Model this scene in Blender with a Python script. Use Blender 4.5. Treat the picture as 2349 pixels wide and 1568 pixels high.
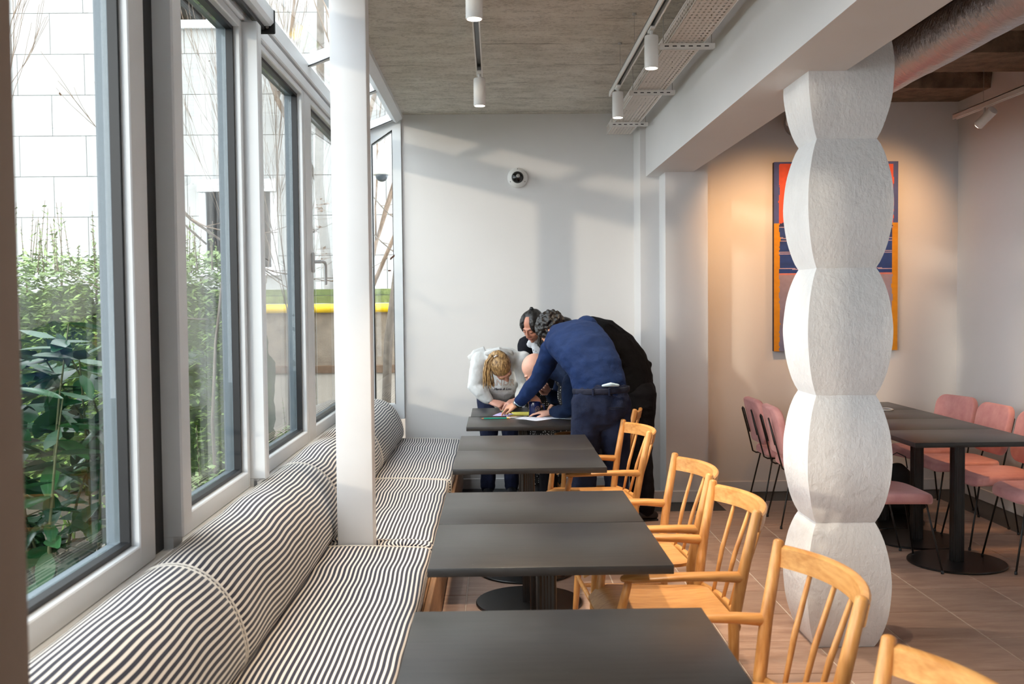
import bpy, bmesh, math, random
import numpy as np
from mathutils import Vector, Matrix, noise

for _o in list(bpy.data.objects):
    bpy.data.objects.remove(_o)
S = bpy.context.scene
C = S.collection

# ---------------------------------------------------------------- camera
def cam_axes(yaw, pitch, roll):
    fw = Vector((math.sin(yaw)*math.cos(pitch), math.cos(yaw)*math.cos(pitch), -math.sin(pitch)))
    r0 = Vector((math.cos(yaw), -math.sin(yaw), 0)); u0 = r0.cross(fw)
    return r0*math.cos(roll)-u0*math.sin(roll), r0*math.sin(roll)+u0*math.cos(roll), fw
_r, _u, _f = cam_axes(math.radians(.9695), math.radians(2.2409), .0096)
cd = bpy.data.cameras.new('camera'); cam = bpy.data.objects.new('camera', cd); C.objects.link(cam)
cam.matrix_world = Matrix(((_r.x, _u.x, -_f.x, 0), (_r.y, _u.y, -_f.y, 0), (_r.z, _u.z, -_f.z, 1.55), (0, 0, 0, 1)))
cd.lens = 35; cd.sensor_width = 36; cd.clip_start = .02; cd.clip_end = 200
cd.dof.use_dof = True; cd.dof.focus_distance = 5.8; cd.dof.aperture_fstop = 5.0
S.camera = cam

# ---------------------------------------------------------------- sky, sun, exposure
W = bpy.data.worlds.new('sky'); S.world = W; W.use_nodes = True
_bg = W.node_tree.nodes['Background']
_bg.inputs['Color'].default_value = (.89, .94, 1.0, 1)
_bg.inputs['Strength'].default_value = 3.9
sl = bpy.data.lights.new('sun', 'SUN'); sun = bpy.data.objects.new('sun', sl); C.objects.link(sun)
sl.energy = .65; sl.angle = math.radians(1.6); sl.color = (1.0, .84, .66)
sun.rotation_euler = Vector((1, 1.39, -.25)).to_track_quat('-Z', 'Y').to_euler()
S.view_settings.view_transform = 'Standard'; S.view_settings.look = 'None'
S.view_settings.gamma = 1; S.view_settings.use_curve_mapping = False
S.view_settings.exposure = 0.8
S.cycles.max_bounces = 6; S.cycles.diffuse_bounces = 4; S.cycles.glossy_bounces = 2; S.cycles.transparent_max_bounces = 10
S.cycles.caustics_reflective = False; S.cycles.caustics_refractive = False; S.cycles.sample_clamp_indirect = 6; S.cycles.adaptive_threshold = .04

# ---------------------------------------------------------------- helpers
BASE = {}
def link(o):
    C.objects.link(o); return o
def mesh_obj(name, V, F, mat=None, parent=None, smooth=False, uv=None, cols=None, sharp=None):
    b = BASE.get(parent, Vector((0, 0, 0)))
    me = bpy.data.meshes.new(name)
    me.from_pydata([(v[0]-b[0], v[1]-b[1], v[2]-b[2]) for v in V], [], F)
    if uv is not None:
        l = me.uv_layers.new(name='UVMap')
        l.data.foreach_set('uv', [c for f in uv for p in f for c in p])
    if smooth:
        me.polygons.foreach_set('use_smooth', [True]*len(me.polygons))
    if mat: me.materials.append(mat)
    me.validate(clean_customdata=False)
    o = link(bpy.data.objects.new(name, me))
    if sharp:
        me.set_sharp_from_angle(angle=math.radians(sharp))
    if parent is not None:
        o.parent = parent
    BASE[o] = b
    return o
def tag(o, label=None, cat=None, group=None, kind=None):
    if label: o['label'] = label
    if cat: o['category'] = cat
    if group: o['group'] = group
    if kind: o['kind'] = kind
    return o
def thing(name, loc, label=None, cat=None, group=None, kind=None):
    o = link(bpy.data.objects.new(name, None)); o.location = loc; o.empty_display_size = .1
    BASE[o] = Vector(loc)
    return tag(o, label, cat, group, kind)
def copy_tree(o, parent=None):
    c = o.copy(); C.objects.link(c)
    if parent is not None: c.parent = parent
    for ch in list(o.children): copy_tree(ch, c)
    return c
def join(*parts):
    V = []; F = []
    for v, f in parts:
        n = len(V); V += list(v); F += [tuple(i+n for i in q) for q in f]
    return V, F
def box(x0, x1, y0, y1, z0, z1):
    return ([(x0, y0, z0), (x1, y0, z0), (x1, y1, z0), (x0, y1, z0), (x0, y0, z1), (x1, y0, z1), (x1, y1, z1), (x0, y1, z1)],
            [(0, 3, 2, 1), (4, 5, 6, 7), (0, 1, 5, 4), (1, 2, 6, 5), (2, 3, 7, 6), (3, 0, 4, 7)])
def rbox(x0, x1, y0, y1, z0, z1, r=.005, seg=2):
    bm = bmesh.new(); V, F = box(x0, x1, y0, y1, z0, z1)
    vs = [bm.verts.new(v) for v in V]
    for f in F: bm.faces.new([vs[i] for i in f])
    bmesh.ops.bevel(bm, geom=list(bm.edges), offset=r, segments=seg, profile=.5, affect='EDGES')
    bm.verts.index_update()
    out = ([tuple(v.co) for v in bm.verts], [tuple(v.index for v in f.verts) for f in bm.faces]); bm.free()
    return out
def prism(poly, axis, a, b):
    """extrude a closed 2-D polygon along axis (0,1,2) from a to b"""
    n = len(poly)
    def put(p, t):
        q = list(p); q.insert(axis, t); return tuple(q)
    V = [put(p, a) for p in poly]+[put(p, b) for p in poly]
    F = [(i, (i+1) % n, n+(i+1) % n, n+i) for i in range(n)]+[tuple(range(n))[::-1], tuple(range(n, 2*n))]
    return V, F
def loft(pts, rad, hint=(1, 0, 0), n=12, cap=True, closed=False):
    """tube through pts; rad = r or (a,b); a lies along hint"""
    P = [Vector(p) for p in pts]; m = len(P); h0 = Vector(hint)
    rl = list(rad) if isinstance(rad, list) else [rad]*m
    R = [tuple(r) if isinstance(r, (tuple, list)) else (r, r) for r in rl]
    T = []
    for i in range(m):
        if closed: t = P[(i+1) % m]-P[i-1]
        else: t = P[min(i+1, m-1)]-P[max(i-1, 0)]
        T.append(t.normalized() if t.length > 1e-9 else Vector((0, 0, 1)))
    V = []; F = []; rings = []
    def ring(c, t, a, b, h):
        s = h-t*h.dot(t)
        if s.length < 1e-4: s = t.orthogonal()
        s.normalize(); u = t.cross(s)
        k = len(V)
        for j in range(n):
            q = 2*math.pi*j/n
            V.append(tuple(c+s*(a*math.cos(q))+u*(b*math.sin(q))))
        rings.append(k); return s
    h = h0
    if cap and not closed:
        for w, e in ((.35, .92), (.75, .6)):
            ring(P[0]-T[0]*min(R[0])*e*cap, T[0], R[0][0]*w, R[0][1]*w, h)
    for i in range(m):
        h = ring(P[i], T[i], R[i][0], R[i][1], h)
    if cap and not closed:
        for w, e in ((.75, .6), (.35, .92)):
            ring(P[-1]+T[-1]*min(R[-1])*e*cap, T[-1], R[-1][0]*w, R[-1][1]*w, h)
    for a, b in zip(rings[:-1], rings[1:]):
        for j in range(n): F.append((a+j, a+(j+1) % n, b+(j+1) % n, b+j))
    if closed:
        a, b = rings[-1], rings[0]
        for j in range(n): F.append((a+j, a+(j+1) % n, b+(j+1) % n, b+j))
    else:
        F.append(tuple(range(rings[0], rings[0]+n))[::-1]); F.append(tuple(range(rings[-1], rings[-1]+n)))
    return V, F
def cyl(p, q, r, n=20, r2=None):
    return loft([p, q], [r, r if r2 is None else r2], hint=(1, .13, .07), n=n, cap=False)
def ellipsoid(c, r, M=None, nu=16, nv=10):
    V = []; F = []; c = Vector(c)
    for i in range(1, nv):
        t = math.pi*i/nv
        for j in range(nu):
            p = 2*math.pi*j/nu
            v = Vector((r[0]*math.sin(t)*math.cos(p), r[1]*math.sin(t)*math.sin(p), r[2]*math.cos(t)))
            V.append(tuple(c+(M @ v if M else v)))
    top = len(V); v = Vector((0, 0, r[2])); V.append(tuple(c+(M @ v if M else v)))
    bot = len(V); v = Vector((0, 0, -r[2])); V.append(tuple(c+(M @ v if M else v)))
    for i in range(nv-2):
        for j in range(nu):
            a = i*nu+j; b = i*nu+(j+1) % nu
            F.append((a, a+nu, b+nu, b))
    for j in range(nu):
        F.append((top, j, (j+1) % nu)); F.append((bot, (nv-2)*nu+(j+1) % nu, (nv-2)*nu+j))
    return V, F
def lathe(prof, n=24, c=(0, 0, 0)):
    V = []; F = []
    for r, z in prof:
        for j in range(n):
            q = 2*math.pi*j/n; V.append((c[0]+r*math.cos(q), c[1]+r*math.sin(q), c[2]+z))
    for i in range(len(prof)-1):
        for j in range(n): F.append((i*n+j, i*n+(j+1) % n, (i+1)*n+(j+1) % n, (i+1)*n+j))
    F.append(tuple(range(n))[::-1]); F.append(tuple(range((len(prof)-1)*n, len(prof)*n)))
    return V, F
def xf(VF, M):
    return [tuple(M @ Vector(v)) for v in VF[0]], VF[1]
def fuse(VF, voxel=.007, it=3, f=.5):
    """voxel union of overlapping closed shapes, smoothed"""
    me = bpy.data.meshes.new('tmp'); me.from_pydata(VF[0], [], VF[1])
    o = link(bpy.data.objects.new('tmp', me))
    m = o.modifiers.new('r', 'REMESH'); m.mode = 'VOXEL'; m.voxel_size = voxel
    if it:
        s = o.modifiers.new('s', 'SMOOTH'); s.factor = f; s.iterations = it
    dg = bpy.context.evaluated_depsgraph_get()
    e = o.evaluated_get(dg); mm = e.to_mesh()
    V = [tuple(v.co) for v in mm.vertices]; F = [tuple(p.vertices) for p in mm.polygons]
    e.to_mesh_clear(); bpy.data.objects.remove(o); bpy.data.meshes.remove(me)
    return V, F

# ---------------------------------------------------------------- materials
def srgb(r, g, b):
    f = lambda c: ((c/255+.055)/1.055)**2.4 if c > 10 else c/255/12.92
    return (f(r), f(g), f(b), 1)
class NT:
    def __init__(s, name):
        s.m = bpy.data.materials.new(name); s.m.use_nodes = True
        s.t = s.m.node_tree; s.b = s.t.nodes['Principled BSDF']; s.out = s.t.nodes['Material Output']
    def n(s, typ, **kw):
        nd = s.t.nodes.new(typ)
        for k, v in kw.items():
            if k in nd.inputs: nd.inputs[k].default_value = v
            else: setattr(nd, k, v)
        return nd
    def l(s, a, b): s.t.links.new(a, b)
    def math(s, op, a, b=None, c=None):
        nd = s.t.nodes.new('ShaderNodeMath'); nd.operation = op
        for i, x in enumerate((a, b, c)):
            if x is None: continue
            if isinstance(x, (int, float)): nd.inputs[i].default_value = x
            else: s.l(x, nd.inputs[i])
        return nd.outputs[0]
    def mix(s, fac, a, b):
        nd = s.t.nodes.new('ShaderNodeMix'); nd.data_type = 'RGBA'
        for k, x in ((0, fac), (6, a), (7, b)):
            if isinstance(x, (int, float, tuple)): nd.inputs[k].default_value = x
            else: s.l(x, nd.inputs[k])
        return nd.outputs[2]
    def ramp(s, fac, stops):
        nd = s.t.nodes.new('ShaderNodeValToRGB'); e = nd.color_ramp.elements
        while len(e) < len(stops): e.new(.5)
        for k, (p, c) in enumerate(stops): e[k].position = p; e[k].color = c
        s.l(fac, nd.inputs[0]); return nd.outputs[0]
    def coords(s, which='Object', scale=(1, 1, 1)):
        tc = s.n('ShaderNodeTexCoord'); mp = s.n('ShaderNodeMapping'); mp.inputs['Scale'].default_value = scale
        s.l(tc.outputs[which], mp.inputs['Vector']); return mp.outputs[0]
    def world(s, scale=(1, 1, 1)):
        g = s.n('ShaderNodeNewGeometry'); mp = s.n('ShaderNodeMapping'); mp.inputs['Scale'].default_value = scale
        s.l(g.outputs['Position'], mp.inputs['Vector']); return mp.outputs[0]
    def noise(s, vec, scale=5, detail=4, rough=.55):
        nd = s.n('ShaderNodeTexNoise', Scale=scale, Detail=detail, Roughness=rough); s.l(vec, nd.inputs['Vector']); return nd.outputs['Fac']
    def bump(s, h, strength=.2, dist=.01):
        nd = s.n('ShaderNodeBump', Strength=strength, Distance=dist); s.l(h, nd.inputs['Height']); s.l(nd.outputs[0], s.b.inputs['Normal'])
    def base(s, c):
        if isinstance(c, tuple): s.b.inputs['Base Color'].default_value = c
        else: s.l(c, s.b.inputs['Base Color'])
    def set(s, **kw):
        for k, v in kw.items(): s.b.inputs[k.replace('_', ' ')].default_value = v
        return s
def plain(name, col, rough=.5, metal=0, var=0, scale=8, bump=0, bscale=60, bdist=.004, spec=None, stretch=(1, 1, 1)):
    t = NT(name); t.set(Roughness=rough, Metallic=metal)
    if spec is not None: t.b.inputs['Specular IOR Level'].default_value = spec
    if var:
        f = t.noise(t.world(stretch), scale)
        d = tuple(c*(1-var) for c in col[:3])+(1,); l = tuple(min(1, c*(1+var)) for c in col[:3])+(1,)
        t.base(t.ramp(f, [(.3, d), (.7, l)]))
    else: t.base(col)
    if bump: t.bump(t.noise(t.world(stretch), bscale), bump, bdist)
    return t.m
M = {}
M['wall'] = plain('wall_paint', srgb(223, 221, 220), .75, var=.015, scale=2, bump=.08, bscale=35, bdist=.004)
M['frame'] = plain('white_aluminium', srgb(228, 232, 235), .32, var=.01)
M['outerframe'] = plain('grey_outer_frame', srgb(112, 124, 132), .45)
M['postwhite'] = plain('white_lacquered_steel', srgb(232, 233, 235), .38, var=.015, scale=6)
M['gasket'] = plain('black_rubber', srgb(18, 20, 24), .45)
M['blackmetal'] = plain('black_powder_coat', srgb(11, 11, 12), .36, var=.08, scale=30)
M['whitemetal'] = plain('white_powder_coat', srgb(226, 224, 221), .45)
M['steelwire'] = plain('steel_wire', srgb(176, 172, 166), .4, .5)
M['pinkvelvet'] = None
# board-marked raw concrete
def concrete():
    t = NT('raw_concrete')
    a = t.noise(t.world((1, 1.6, 1)), 2.6, 5, .6); b = t.noise(t.world((.9, 1.3, 1)), 62, 6, .75); e = t.noise(t.world((.7, 1.5, 1)), 9, 5, .65)
    c = t.ramp(a, [(.28, srgb(204, 197, 186)), (.5, srgb(220, 213, 203)), (.72, srgb(232, 227, 218))])
    pit = t.ramp(t.math('ADD', t.math('MULTIPLY', b, .6), t.math('MULTIPLY', e, .4)), [(.40, (1, 1, 1, 1)), (.52, (0, 0, 0, 1))])
    # shuttering seams across the bay, broken and uneven
    sp = t.n('ShaderNodeSeparateXYZ'); t.l(t.world(), sp.inputs[0])
    y = t.math('ADD', sp.outputs['Y'], t.math('MULTIPLY', t.math('SUBTRACT', t.noise(t.world((1.4, .3, 1)), 3.0, 5, .7), .5), .10))
    fr = t.math('ABSOLUTE', t.math('SUBTRACT', t.math('FRACT', t.math('MULTIPLY', y, 1.9)), .5))
    seam = t.math('MULTIPLY', t.ramp(fr, [(.0, (1, 1, 1, 1)), (.035, (0, 0, 0, 1))]), t.ramp(t.noise(t.world((2.2, 2, 2)), 2.0, 5), [(.45, (0, 0, 0, 1)), (.6, (1, 1, 1, 1))]))
    c2 = t.mix(t.math('MULTIPLY', pit, .5), c, srgb(128, 118, 106))
    t.base(t.mix(t.math('MULTIPLY', seam, .6), c2, srgb(96, 88, 79))); t.set(Roughness=.92)
    t.bump(t.math('SUBTRACT', b, t.math('MULTIPLY', seam, .6)), .5, .014)
    return t.m
M['concrete'] = concrete()
M['darkconcrete'] = plain('brown_concrete', srgb(124, 106, 90), .95, var=.35, scale=11, bump=.6, bscale=70, bdist=.015)  # darker brown concrete with random mottling for the ribbed bay
def plaster():
    t = NT('trowelled_plaster'); v = t.world((1, 1, 1.0))
    a = t.noise(v, 26, 5, .6); b = t.noise(t.world((1, 1, .45)), 60, 3, .6)
    t.base(t.ramp(t.noise(v, 5, 3), [(.3, srgb(226, 225, 224)), (.7, srgb(236, 235, 234))])); t.set(Roughness=.72)
    t.bump(t.math('ADD', a, t.math('MULTIPLY', b, .6)), .42, .014)
    return t.m
M['plaster'] = plaster()
def tile_mat():
    t = NT('travertine_tile'); oi = t.n('ShaderNodeObjectInfo')
    mp = t.n('ShaderNodeMapping'); mp.inputs['Scale'].default_value = (1.6, 7, 1)
    g = t.n('ShaderNodeNewGeometry'); vm = t.n('ShaderNodeVectorMath'); vm.operation = 'ADD'
    cmb = t.n('ShaderNodeCombineXYZ'); t.l(t.math('MULTIPLY', oi.outputs['Random'], 17.0), cmb.inputs[0]); t.l(t.math('MULTIPLY', oi.outputs['Random'], 31.0), cmb.inputs[1])
    t.l(g.outputs['Position'], vm.inputs[0]); t.l(cmb.outputs[0], vm.inputs[1]); t.l(vm.outputs[0], mp.inputs['Vector'])
    a = t.noise(mp.outputs[0], 2.2, 7, .65); b = t.noise(t.world((1, 1, 1)), 40, 4)
    c = t.ramp(a, [(.25, srgb(142, 112, 96)), (.5, srgb(172, 141, 123)), (.78, srgb(198, 171, 154))])
    c = t.mix(t.math('MULTIPLY', oi.outputs['Random'], .45), c, srgb(136, 112, 97))
    t.base(c); t.set(Roughness=.38); t.bump(t.math('ADD', a, t.math('MULTIPLY', b, .3)), .12, .004)
    return t.m
M['tile'] = tile_mat()
M['grout'] = plain('grout', srgb(206, 194, 182), .9, var=.06, scale=20)
M['darkfloor'] = plain('dark_stone_border', srgb(42, 43, 46), .45, var=.12, scale=14)
def wood(name, a, b, scale=14, rough=.45, axis='X'):
    t = NT(name); st = {'X': (1, 9, 9), 'Y': (9, 1, 9), 'Z': (9, 9, 1)}[axis]
    f = t.noise(t.coords('Object', st), scale, 6, .6); f2 = t.noise(t.coords('Object', st), scale*.25, 3)
    t.base(t.ramp(t.math('ADD', t.math('MULTIPLY', f, .55), t.math('MULTIPLY', f2, .45)), [(.34, a), (.66, b)])); t.set(Roughness=rough)
    t.bump(f, .08, .003)
    return t.m
M['oak'] = wood('oiled_oak', srgb(186, 124, 62), srgb(222, 164, 98), 9, .38, 'Z')
M['oakx'] = wood('oiled_oak_arms', srgb(186, 124, 62), srgb(222, 164, 98), 9, .38, 'X')
M['oaky'] = wood('oiled_oak_rails', srgb(190, 130, 68), srgb(224, 168, 102), 9, .38, 'Y')
M['ply'] = wood('moulded_ply', srgb(178, 122, 66), srgb(212, 160, 100), 10, .4, 'X')
M['benchwood'] = wood('bench_board', srgb(128, 96, 70), srgb(160, 124, 92), 8, .55, 'Y')
def table_mat():
    t = NT('black_stained_ash'); v = t.coords('Object', (1.0, 11, 1))
    f = t.noise(v, 5, 7, .7); sp = t.n('ShaderNodeTexVoronoi', Scale=17.0); t.l(t.coords('Object'), sp.inputs['Vector'])
    rnd = t.n('ShaderNodeSeparateColor'); t.l(sp.outputs['Color'], rnd.inputs[0])
    spot = t.math('MULTIPLY', t.math('LESS_THAN', sp.outputs['Distance'], .045), t.math('GREATER_THAN', rnd.outputs[0], .84))
    dust = t.math('MULTIPLY', spot, t.math('MULTIPLY', rnd.outputs[1], .75))
    c = t.ramp(f, [(.30, srgb(21, 20, 20)), (.44, srgb(36, 34, 33)), (.70, srgb(46, 44, 43))])
    t.base(t.mix(dust, c, srgb(170, 172, 168))); t.set(Roughness=.36); t.b.inputs['Specular IOR Level'].default_value = .6
    t.bump(f, .1, .002)
    return t.m
M['table'] = table_mat()
def stripe_mat():
    t = NT('ticking_stripe_fabric'); tc = t.n('ShaderNodeTexCoord'); sp = t.n('ShaderNodeSeparateXYZ'); t.l(tc.outputs['UV'], sp.inputs[0])
    mp = t.n('ShaderNodeMapping'); mp.inputs['Scale'].default_value = (.55, 1.0, 1); t.l(tc.outputs['UV'], mp.inputs['Vector'])
    nz = t.noise(mp.outputs[0], 2.1, 1.2, .4)
    u = t.math('ADD', sp.outputs[0], t.math('MULTIPLY', t.math('SUBTRACT', nz, .5), .042))
    w = t.math('FRACT', t.math('MULTIPLY', u, 1/.0186))
    k = t.math('ABSOLUTE', t.math('SUBTRACT', w, .5))
    fac = t.ramp(k, [(.265, (0, 0, 0, 1)), (.295, (1, 1, 1, 1))])
    wv = t.noise(t.world(), 420, 2)
    t.base(t.mix(fac, srgb(27, 28, 47), srgb(226, 220, 212))); t.set(Roughness=.88)
    t.b.inputs['Sheen Weight'].default_value = .15
    t.bump(wv, .15, .001)
    return t.m
M['stripe'] = stripe_mat()
M['piping'] = plain('cream_piping', srgb(214, 208, 200), .85)
def velvet():
    t = NT('pink_velvet'); f = t.noise(t.world(), 14, 4)
    t.base(t.ramp(f, [(.3, srgb(200, 140, 140)), (.7, srgb(216, 160, 158))])); t.set(Roughness=.9)
    t.b.inputs['Sheen Weight'].default_value = .6; t.b.inputs['Sheen Roughness'].default_value = .4
    t.b.inputs['Sheen Tint'].default_value = srgb(250, 205, 205)
    t.bump(t.noise(t.world(), 260, 2), .25, .002)
    return t.m
M['pinkvelvet'] = velvet()
def glass(name, tint=(.965, .985, .98, 1), ior=1.5):
    t = NT(name); t.t.nodes.remove(t.b)
    tr = t.n('ShaderNodeBsdfTransparent'); tr.inputs[0].default_value = tint
    gl = t.n('ShaderNodeBsdfGlossy'); gl.inputs['Roughness'].default_value = 0.0
    fr = t.n('ShaderNodeFresnel'); ge = t.n('ShaderNodeNewGeometry')
    t.l(t.math('ADD', ior, t.math('MULTIPLY', ge.outputs['Backfacing'], 1/ior-ior)), fr.inputs['IOR'])
    mx = t.n('ShaderNodeMixShader'); t.l(fr.outputs[0], mx.inputs[0]); t.l(tr.outputs[0], mx.inputs[1]); t.l(gl.outputs[0], mx.inputs[2])
    t.l(mx.outputs[0], t.out.inputs[0]); return t.m
M['glass'] = glass('window_glass', ior=1.7)
def emit(name, col, s):
    t = NT(name); t.base((0, 0, 0, 1)); t.b.inputs['Emission Color'].default_value = col; t.b.inputs['Emission Strength'].default_value = s; return t.m
M['lens'] = emit('lit_lamp_lens', (1, .86, .72, 1), 9); M['lens'].cycles.emission_sampling = 'NONE'
def perforated():
    t = NT('perforated_steel'); tc = t.n('ShaderNodeTexCoord'); sp = t.n('ShaderNodeSeparateXYZ'); t.l(tc.outputs['UV'], sp.inputs[0])
    a = t.math('SUBTRACT', t.math('FRACT', t.math('MULTIPLY', sp.outputs[0], 1/.024)), .5)
    b = t.math('SUBTRACT', t.math('FRACT', t.math('MULTIPLY', sp.outputs[1], 1/.046)), .5)
    hole = t.math('MULTIPLY', t.math('LESS_THAN', t.math('ABSOLUTE', a), .20), t.math('LESS_THAN', t.math('ABSOLUTE', b), .26))
    t.base(srgb(214, 204, 196)); t.set(Roughness=.5)
    tr = t.n('ShaderNodeBsdfTransparent'); mx = t.n('ShaderNodeMixShader')
    t.l(hole, mx.inputs[0]); t.l(t.b.outputs[0], mx.inputs[1]); t.l(tr.outputs[0], mx.inputs[2]); t.l(mx.outputs[0], t.out.inputs[0])
    return t.m
M['perf'] = perforated()
def foil():
    t = NT('foil_insulation'); f = t.noise(t.world((1, 3, 1)), 9, 5, .6); g = t.noise(t.world((1, 1.5, 1)), 30, 3)
    t.base(srgb(196, 196, 200)); t.set(Roughness=.36, Metallic=.85)
    t.bump(t.math('ADD', f, t.math('MULTIPLY', g, .5)), .8, .03); return t.m
M['foil'] = foil()

# ================================================================ the setting
def struct(name, VF, mat, label=None, parent=None, smooth=False):
    o = mesh_obj(name, VF[0], VF[1], mat, parent, smooth)
    if parent is None: tag(o, label, None, None, 'structure')
    return o
YB, YA, XR, Y0 = 8.27, 8.0, 3.74, -4.0
# floor: grout bed, stone tiles and the dark stone border along the walls
floor = struct('floor', box(-1.2, 3.9, Y0-.2, 8.5, -.12, -.003), M['grout'], 'brown travertine tile floor with pale joints')
TX, TY = .401, .394
tv, tf = rbox(0, TX-.006, 0, TY-.006, -.0135, 0, .0015, 1)
tme = bpy.data.meshes.new('tile'); tme.from_pydata(tv, [], tf); tme.materials.append(M['tile'])
def tile_at(x, y):
    o = link(bpy.data.objects.new('tile', tme)); o.location = (x, y, 0); o.parent = floor
rest = []
for i in range(-6, 4):
    for j in range(-20, 10):
        x = 1.843+TX*i; y = 4.066+TY*j
        if y+TY > 7.70 or x < -.70: continue
        if y > .4: tile_at(x, y)
        else: rest.append(box(x, x+TX-.005, y, y+TY-.005, -.0135, 0))
o = mesh_obj('tile_field', *join(*rest), M['tile'], floor); tag(o, kind='stuff')
mesh_obj('border', *join(box(-.9, 1.17, 7.62, YB, -.02, -.0005), box(1.05, 1.70, 7.29, 7.64, -.02, .0006), box(1.635, XR, 7.64, YA, -.02, -.0005),
                         box(3.44, XR, Y0, 7.64, -.02, -.0005)), M['darkfloor'], floor)
# walls
struct('wall_back', box(-.755, 1.17, YB, YB+.2, 0, 3.4), M['wall'], 'white back wall behind the people')
struct('wall_pilaster', join(box(1.16, 1.32, 7.9, 8.47, 0, 3.4), box(1.31, 1.635, 7.615, 8.47, 0, 3.4)), M['wall'], 'stepped white pilaster carrying the beam')
struct('wall_alcove', box(1.63, XR+.2, YA, YA+.4, 0, 3.5), M['wall'], 'wall behind the painting')
struct('wall_casing', box(1.63, 1.775, 7.93, YA+.05, 0, 3.3), M['wall'], 'slim pipe casing beside the pilaster')
struct('wall_right', box(XR, XR+.2, Y0, YA+.3, 0, 3.5), M['wall'], 'right wall beside the pink chairs')
struct('wall_rear', box(-1.2, XR+.2, Y0-.2, Y0, 0, 3.5), M['wall'], 'wall behind the camera')
struct('wall_left', box(-1.22, -1.12, Y0, YB+.2, 0, .70), M['wall'], 'low parapet under the windows')
bb = lambda n, *a: struct(n, rbox(*a, .004, 1), M['wall'], 'white baseboard')
bb('baseboard_back', -.755, 1.16, YB-.014, YB, 0, .09)
bb('baseboard_pilaster', 1.15, 1.64, 7.60, 7.64, 0, .09)
bb('baseboard_alcove', 1.775, XR, YA-.014, YA, 0, .09)
bb('baseboard_right', XR-.014, XR, Y0, YA-.014, 0, .09)
struct('ceiling', box(-.76, 1.25, Y0, YB+.2, 3.105, 3.4), M['concrete'], 'rough board-marked concrete ceiling')
rb = [box(1.5, XR+.2, Y0, YA+.3, 3.42, 3.6)]
y = 7.42
while y > Y0:
    rb.append(prism([(y, 3.45), (y+.06, 3.13), (y+.60, 3.13), (y+.66, 3.45)], 0, 1.5, XR+.2)); y -= 1.06
struct('ceiling_ribbed', join(*rb), M['darkconcrete'], 'dark ribbed concrete ceiling over the pink chairs')
struct('beam', box(1.205, 1.525, Y0, 7.93, 2.537, 3.5), M['wall'], 'deep white beam above the column')
struct('roof', box(-.95, XR+.4, Y0-.3, 8.6, 3.62, 3.7), M['concrete'], 'flat roof')
struct('roof_edge', box(-.86, -.74, Y0-.2, YB+.2, 3.20, 3.62), M['wall'], 'roof upstand over the glazing')
# column: five waisted plaster drums
def column():
    t = thing('column', (1.55, 4.5, 0), 'white plaster column of five waisted bulging blocks', 'column'); t['kind'] = 'thing'
    zs = [0, .56, 1.128, 1.69, 2.255, 2.83, 3.40]; W0, W1 = .132, .187
    for k in range(6):
        z0, z1 = zs[k], zs[k+1]; top = min(z1, 3.12); V = []; F = []; N = 22
        for i in range(N+1):
            z = z0+(top-z0)*i/N; s = (z-z0)/(z1-z0)
            h = W0+(W1-W0)*(1-(2*s-1)**2)**.85
            ring = []
            m = 8
            for cx, cy in ((-1, -1), (1, -1), (1, 1), (-1, 1)):
                nx, ny = {(-1, -1): (1, -1), (1, -1): (1, 1), (1, 1): (-1, 1), (-1, 1): (-1, -1)}[(cx, cy)]
                for q in range(m):
                    f = q/m
                    ring.append((cx*h+(nx-cx)*h*f, cy*h+(ny-cy)*h*f))
            for (x, y) in ring:
                p = Vector((x, y, z)); e = .0022*noise.noise(p*11+Vector((k*7, 0, 0)))
                V.append((1.55+x*(1+e*4), 4.5+y*(1+e*4), z))
        n = 32
        for i in range(N):
            for j in range(n): F.append((i*n+j, i*n+(j+1) % n, (i+1)*n+(j+1) % n, (i+1)*n+j))
        F.append(tuple(range(n))[::-1]); F.append(tuple(range(N*n, N*n+n)))
        mesh_obj('block', V, F, M['plaster'], t, True, sharp=40)
column()
M['shaded'] = plain('shaded_post_tone', srgb(158, 138, 122), .6, var=.03)  # shade on the near post is put into this brown tone
# two steel posts standing in the bench
def post(y0, y1, label, mat_='postwhite'):
    t = thing('steel_post', (-.655, y0, 0), label, 'post')
    V, F = rbox(-.738, -.571, y0, y1, 0.0, 3.2, .008, 2)
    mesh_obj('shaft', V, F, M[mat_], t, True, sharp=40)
    mesh_obj('foot_plate', *rbox(-.76, -.55, y0-.02, y1+.02, 0, .01, .002, 1), M['postwhite'], t)
    mesh_obj('bolt', *lathe([(.009, .01), (.009, .02)], 8, (-.752, y0+.03, 0)), M['steelwire'], t)
post(4.572, 4.686, 'white square steel post standing in the striped bench')
post(1.098, 1.213, 'taupe post at the left picture edge, shade put into its colour', 'shaded')
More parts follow.
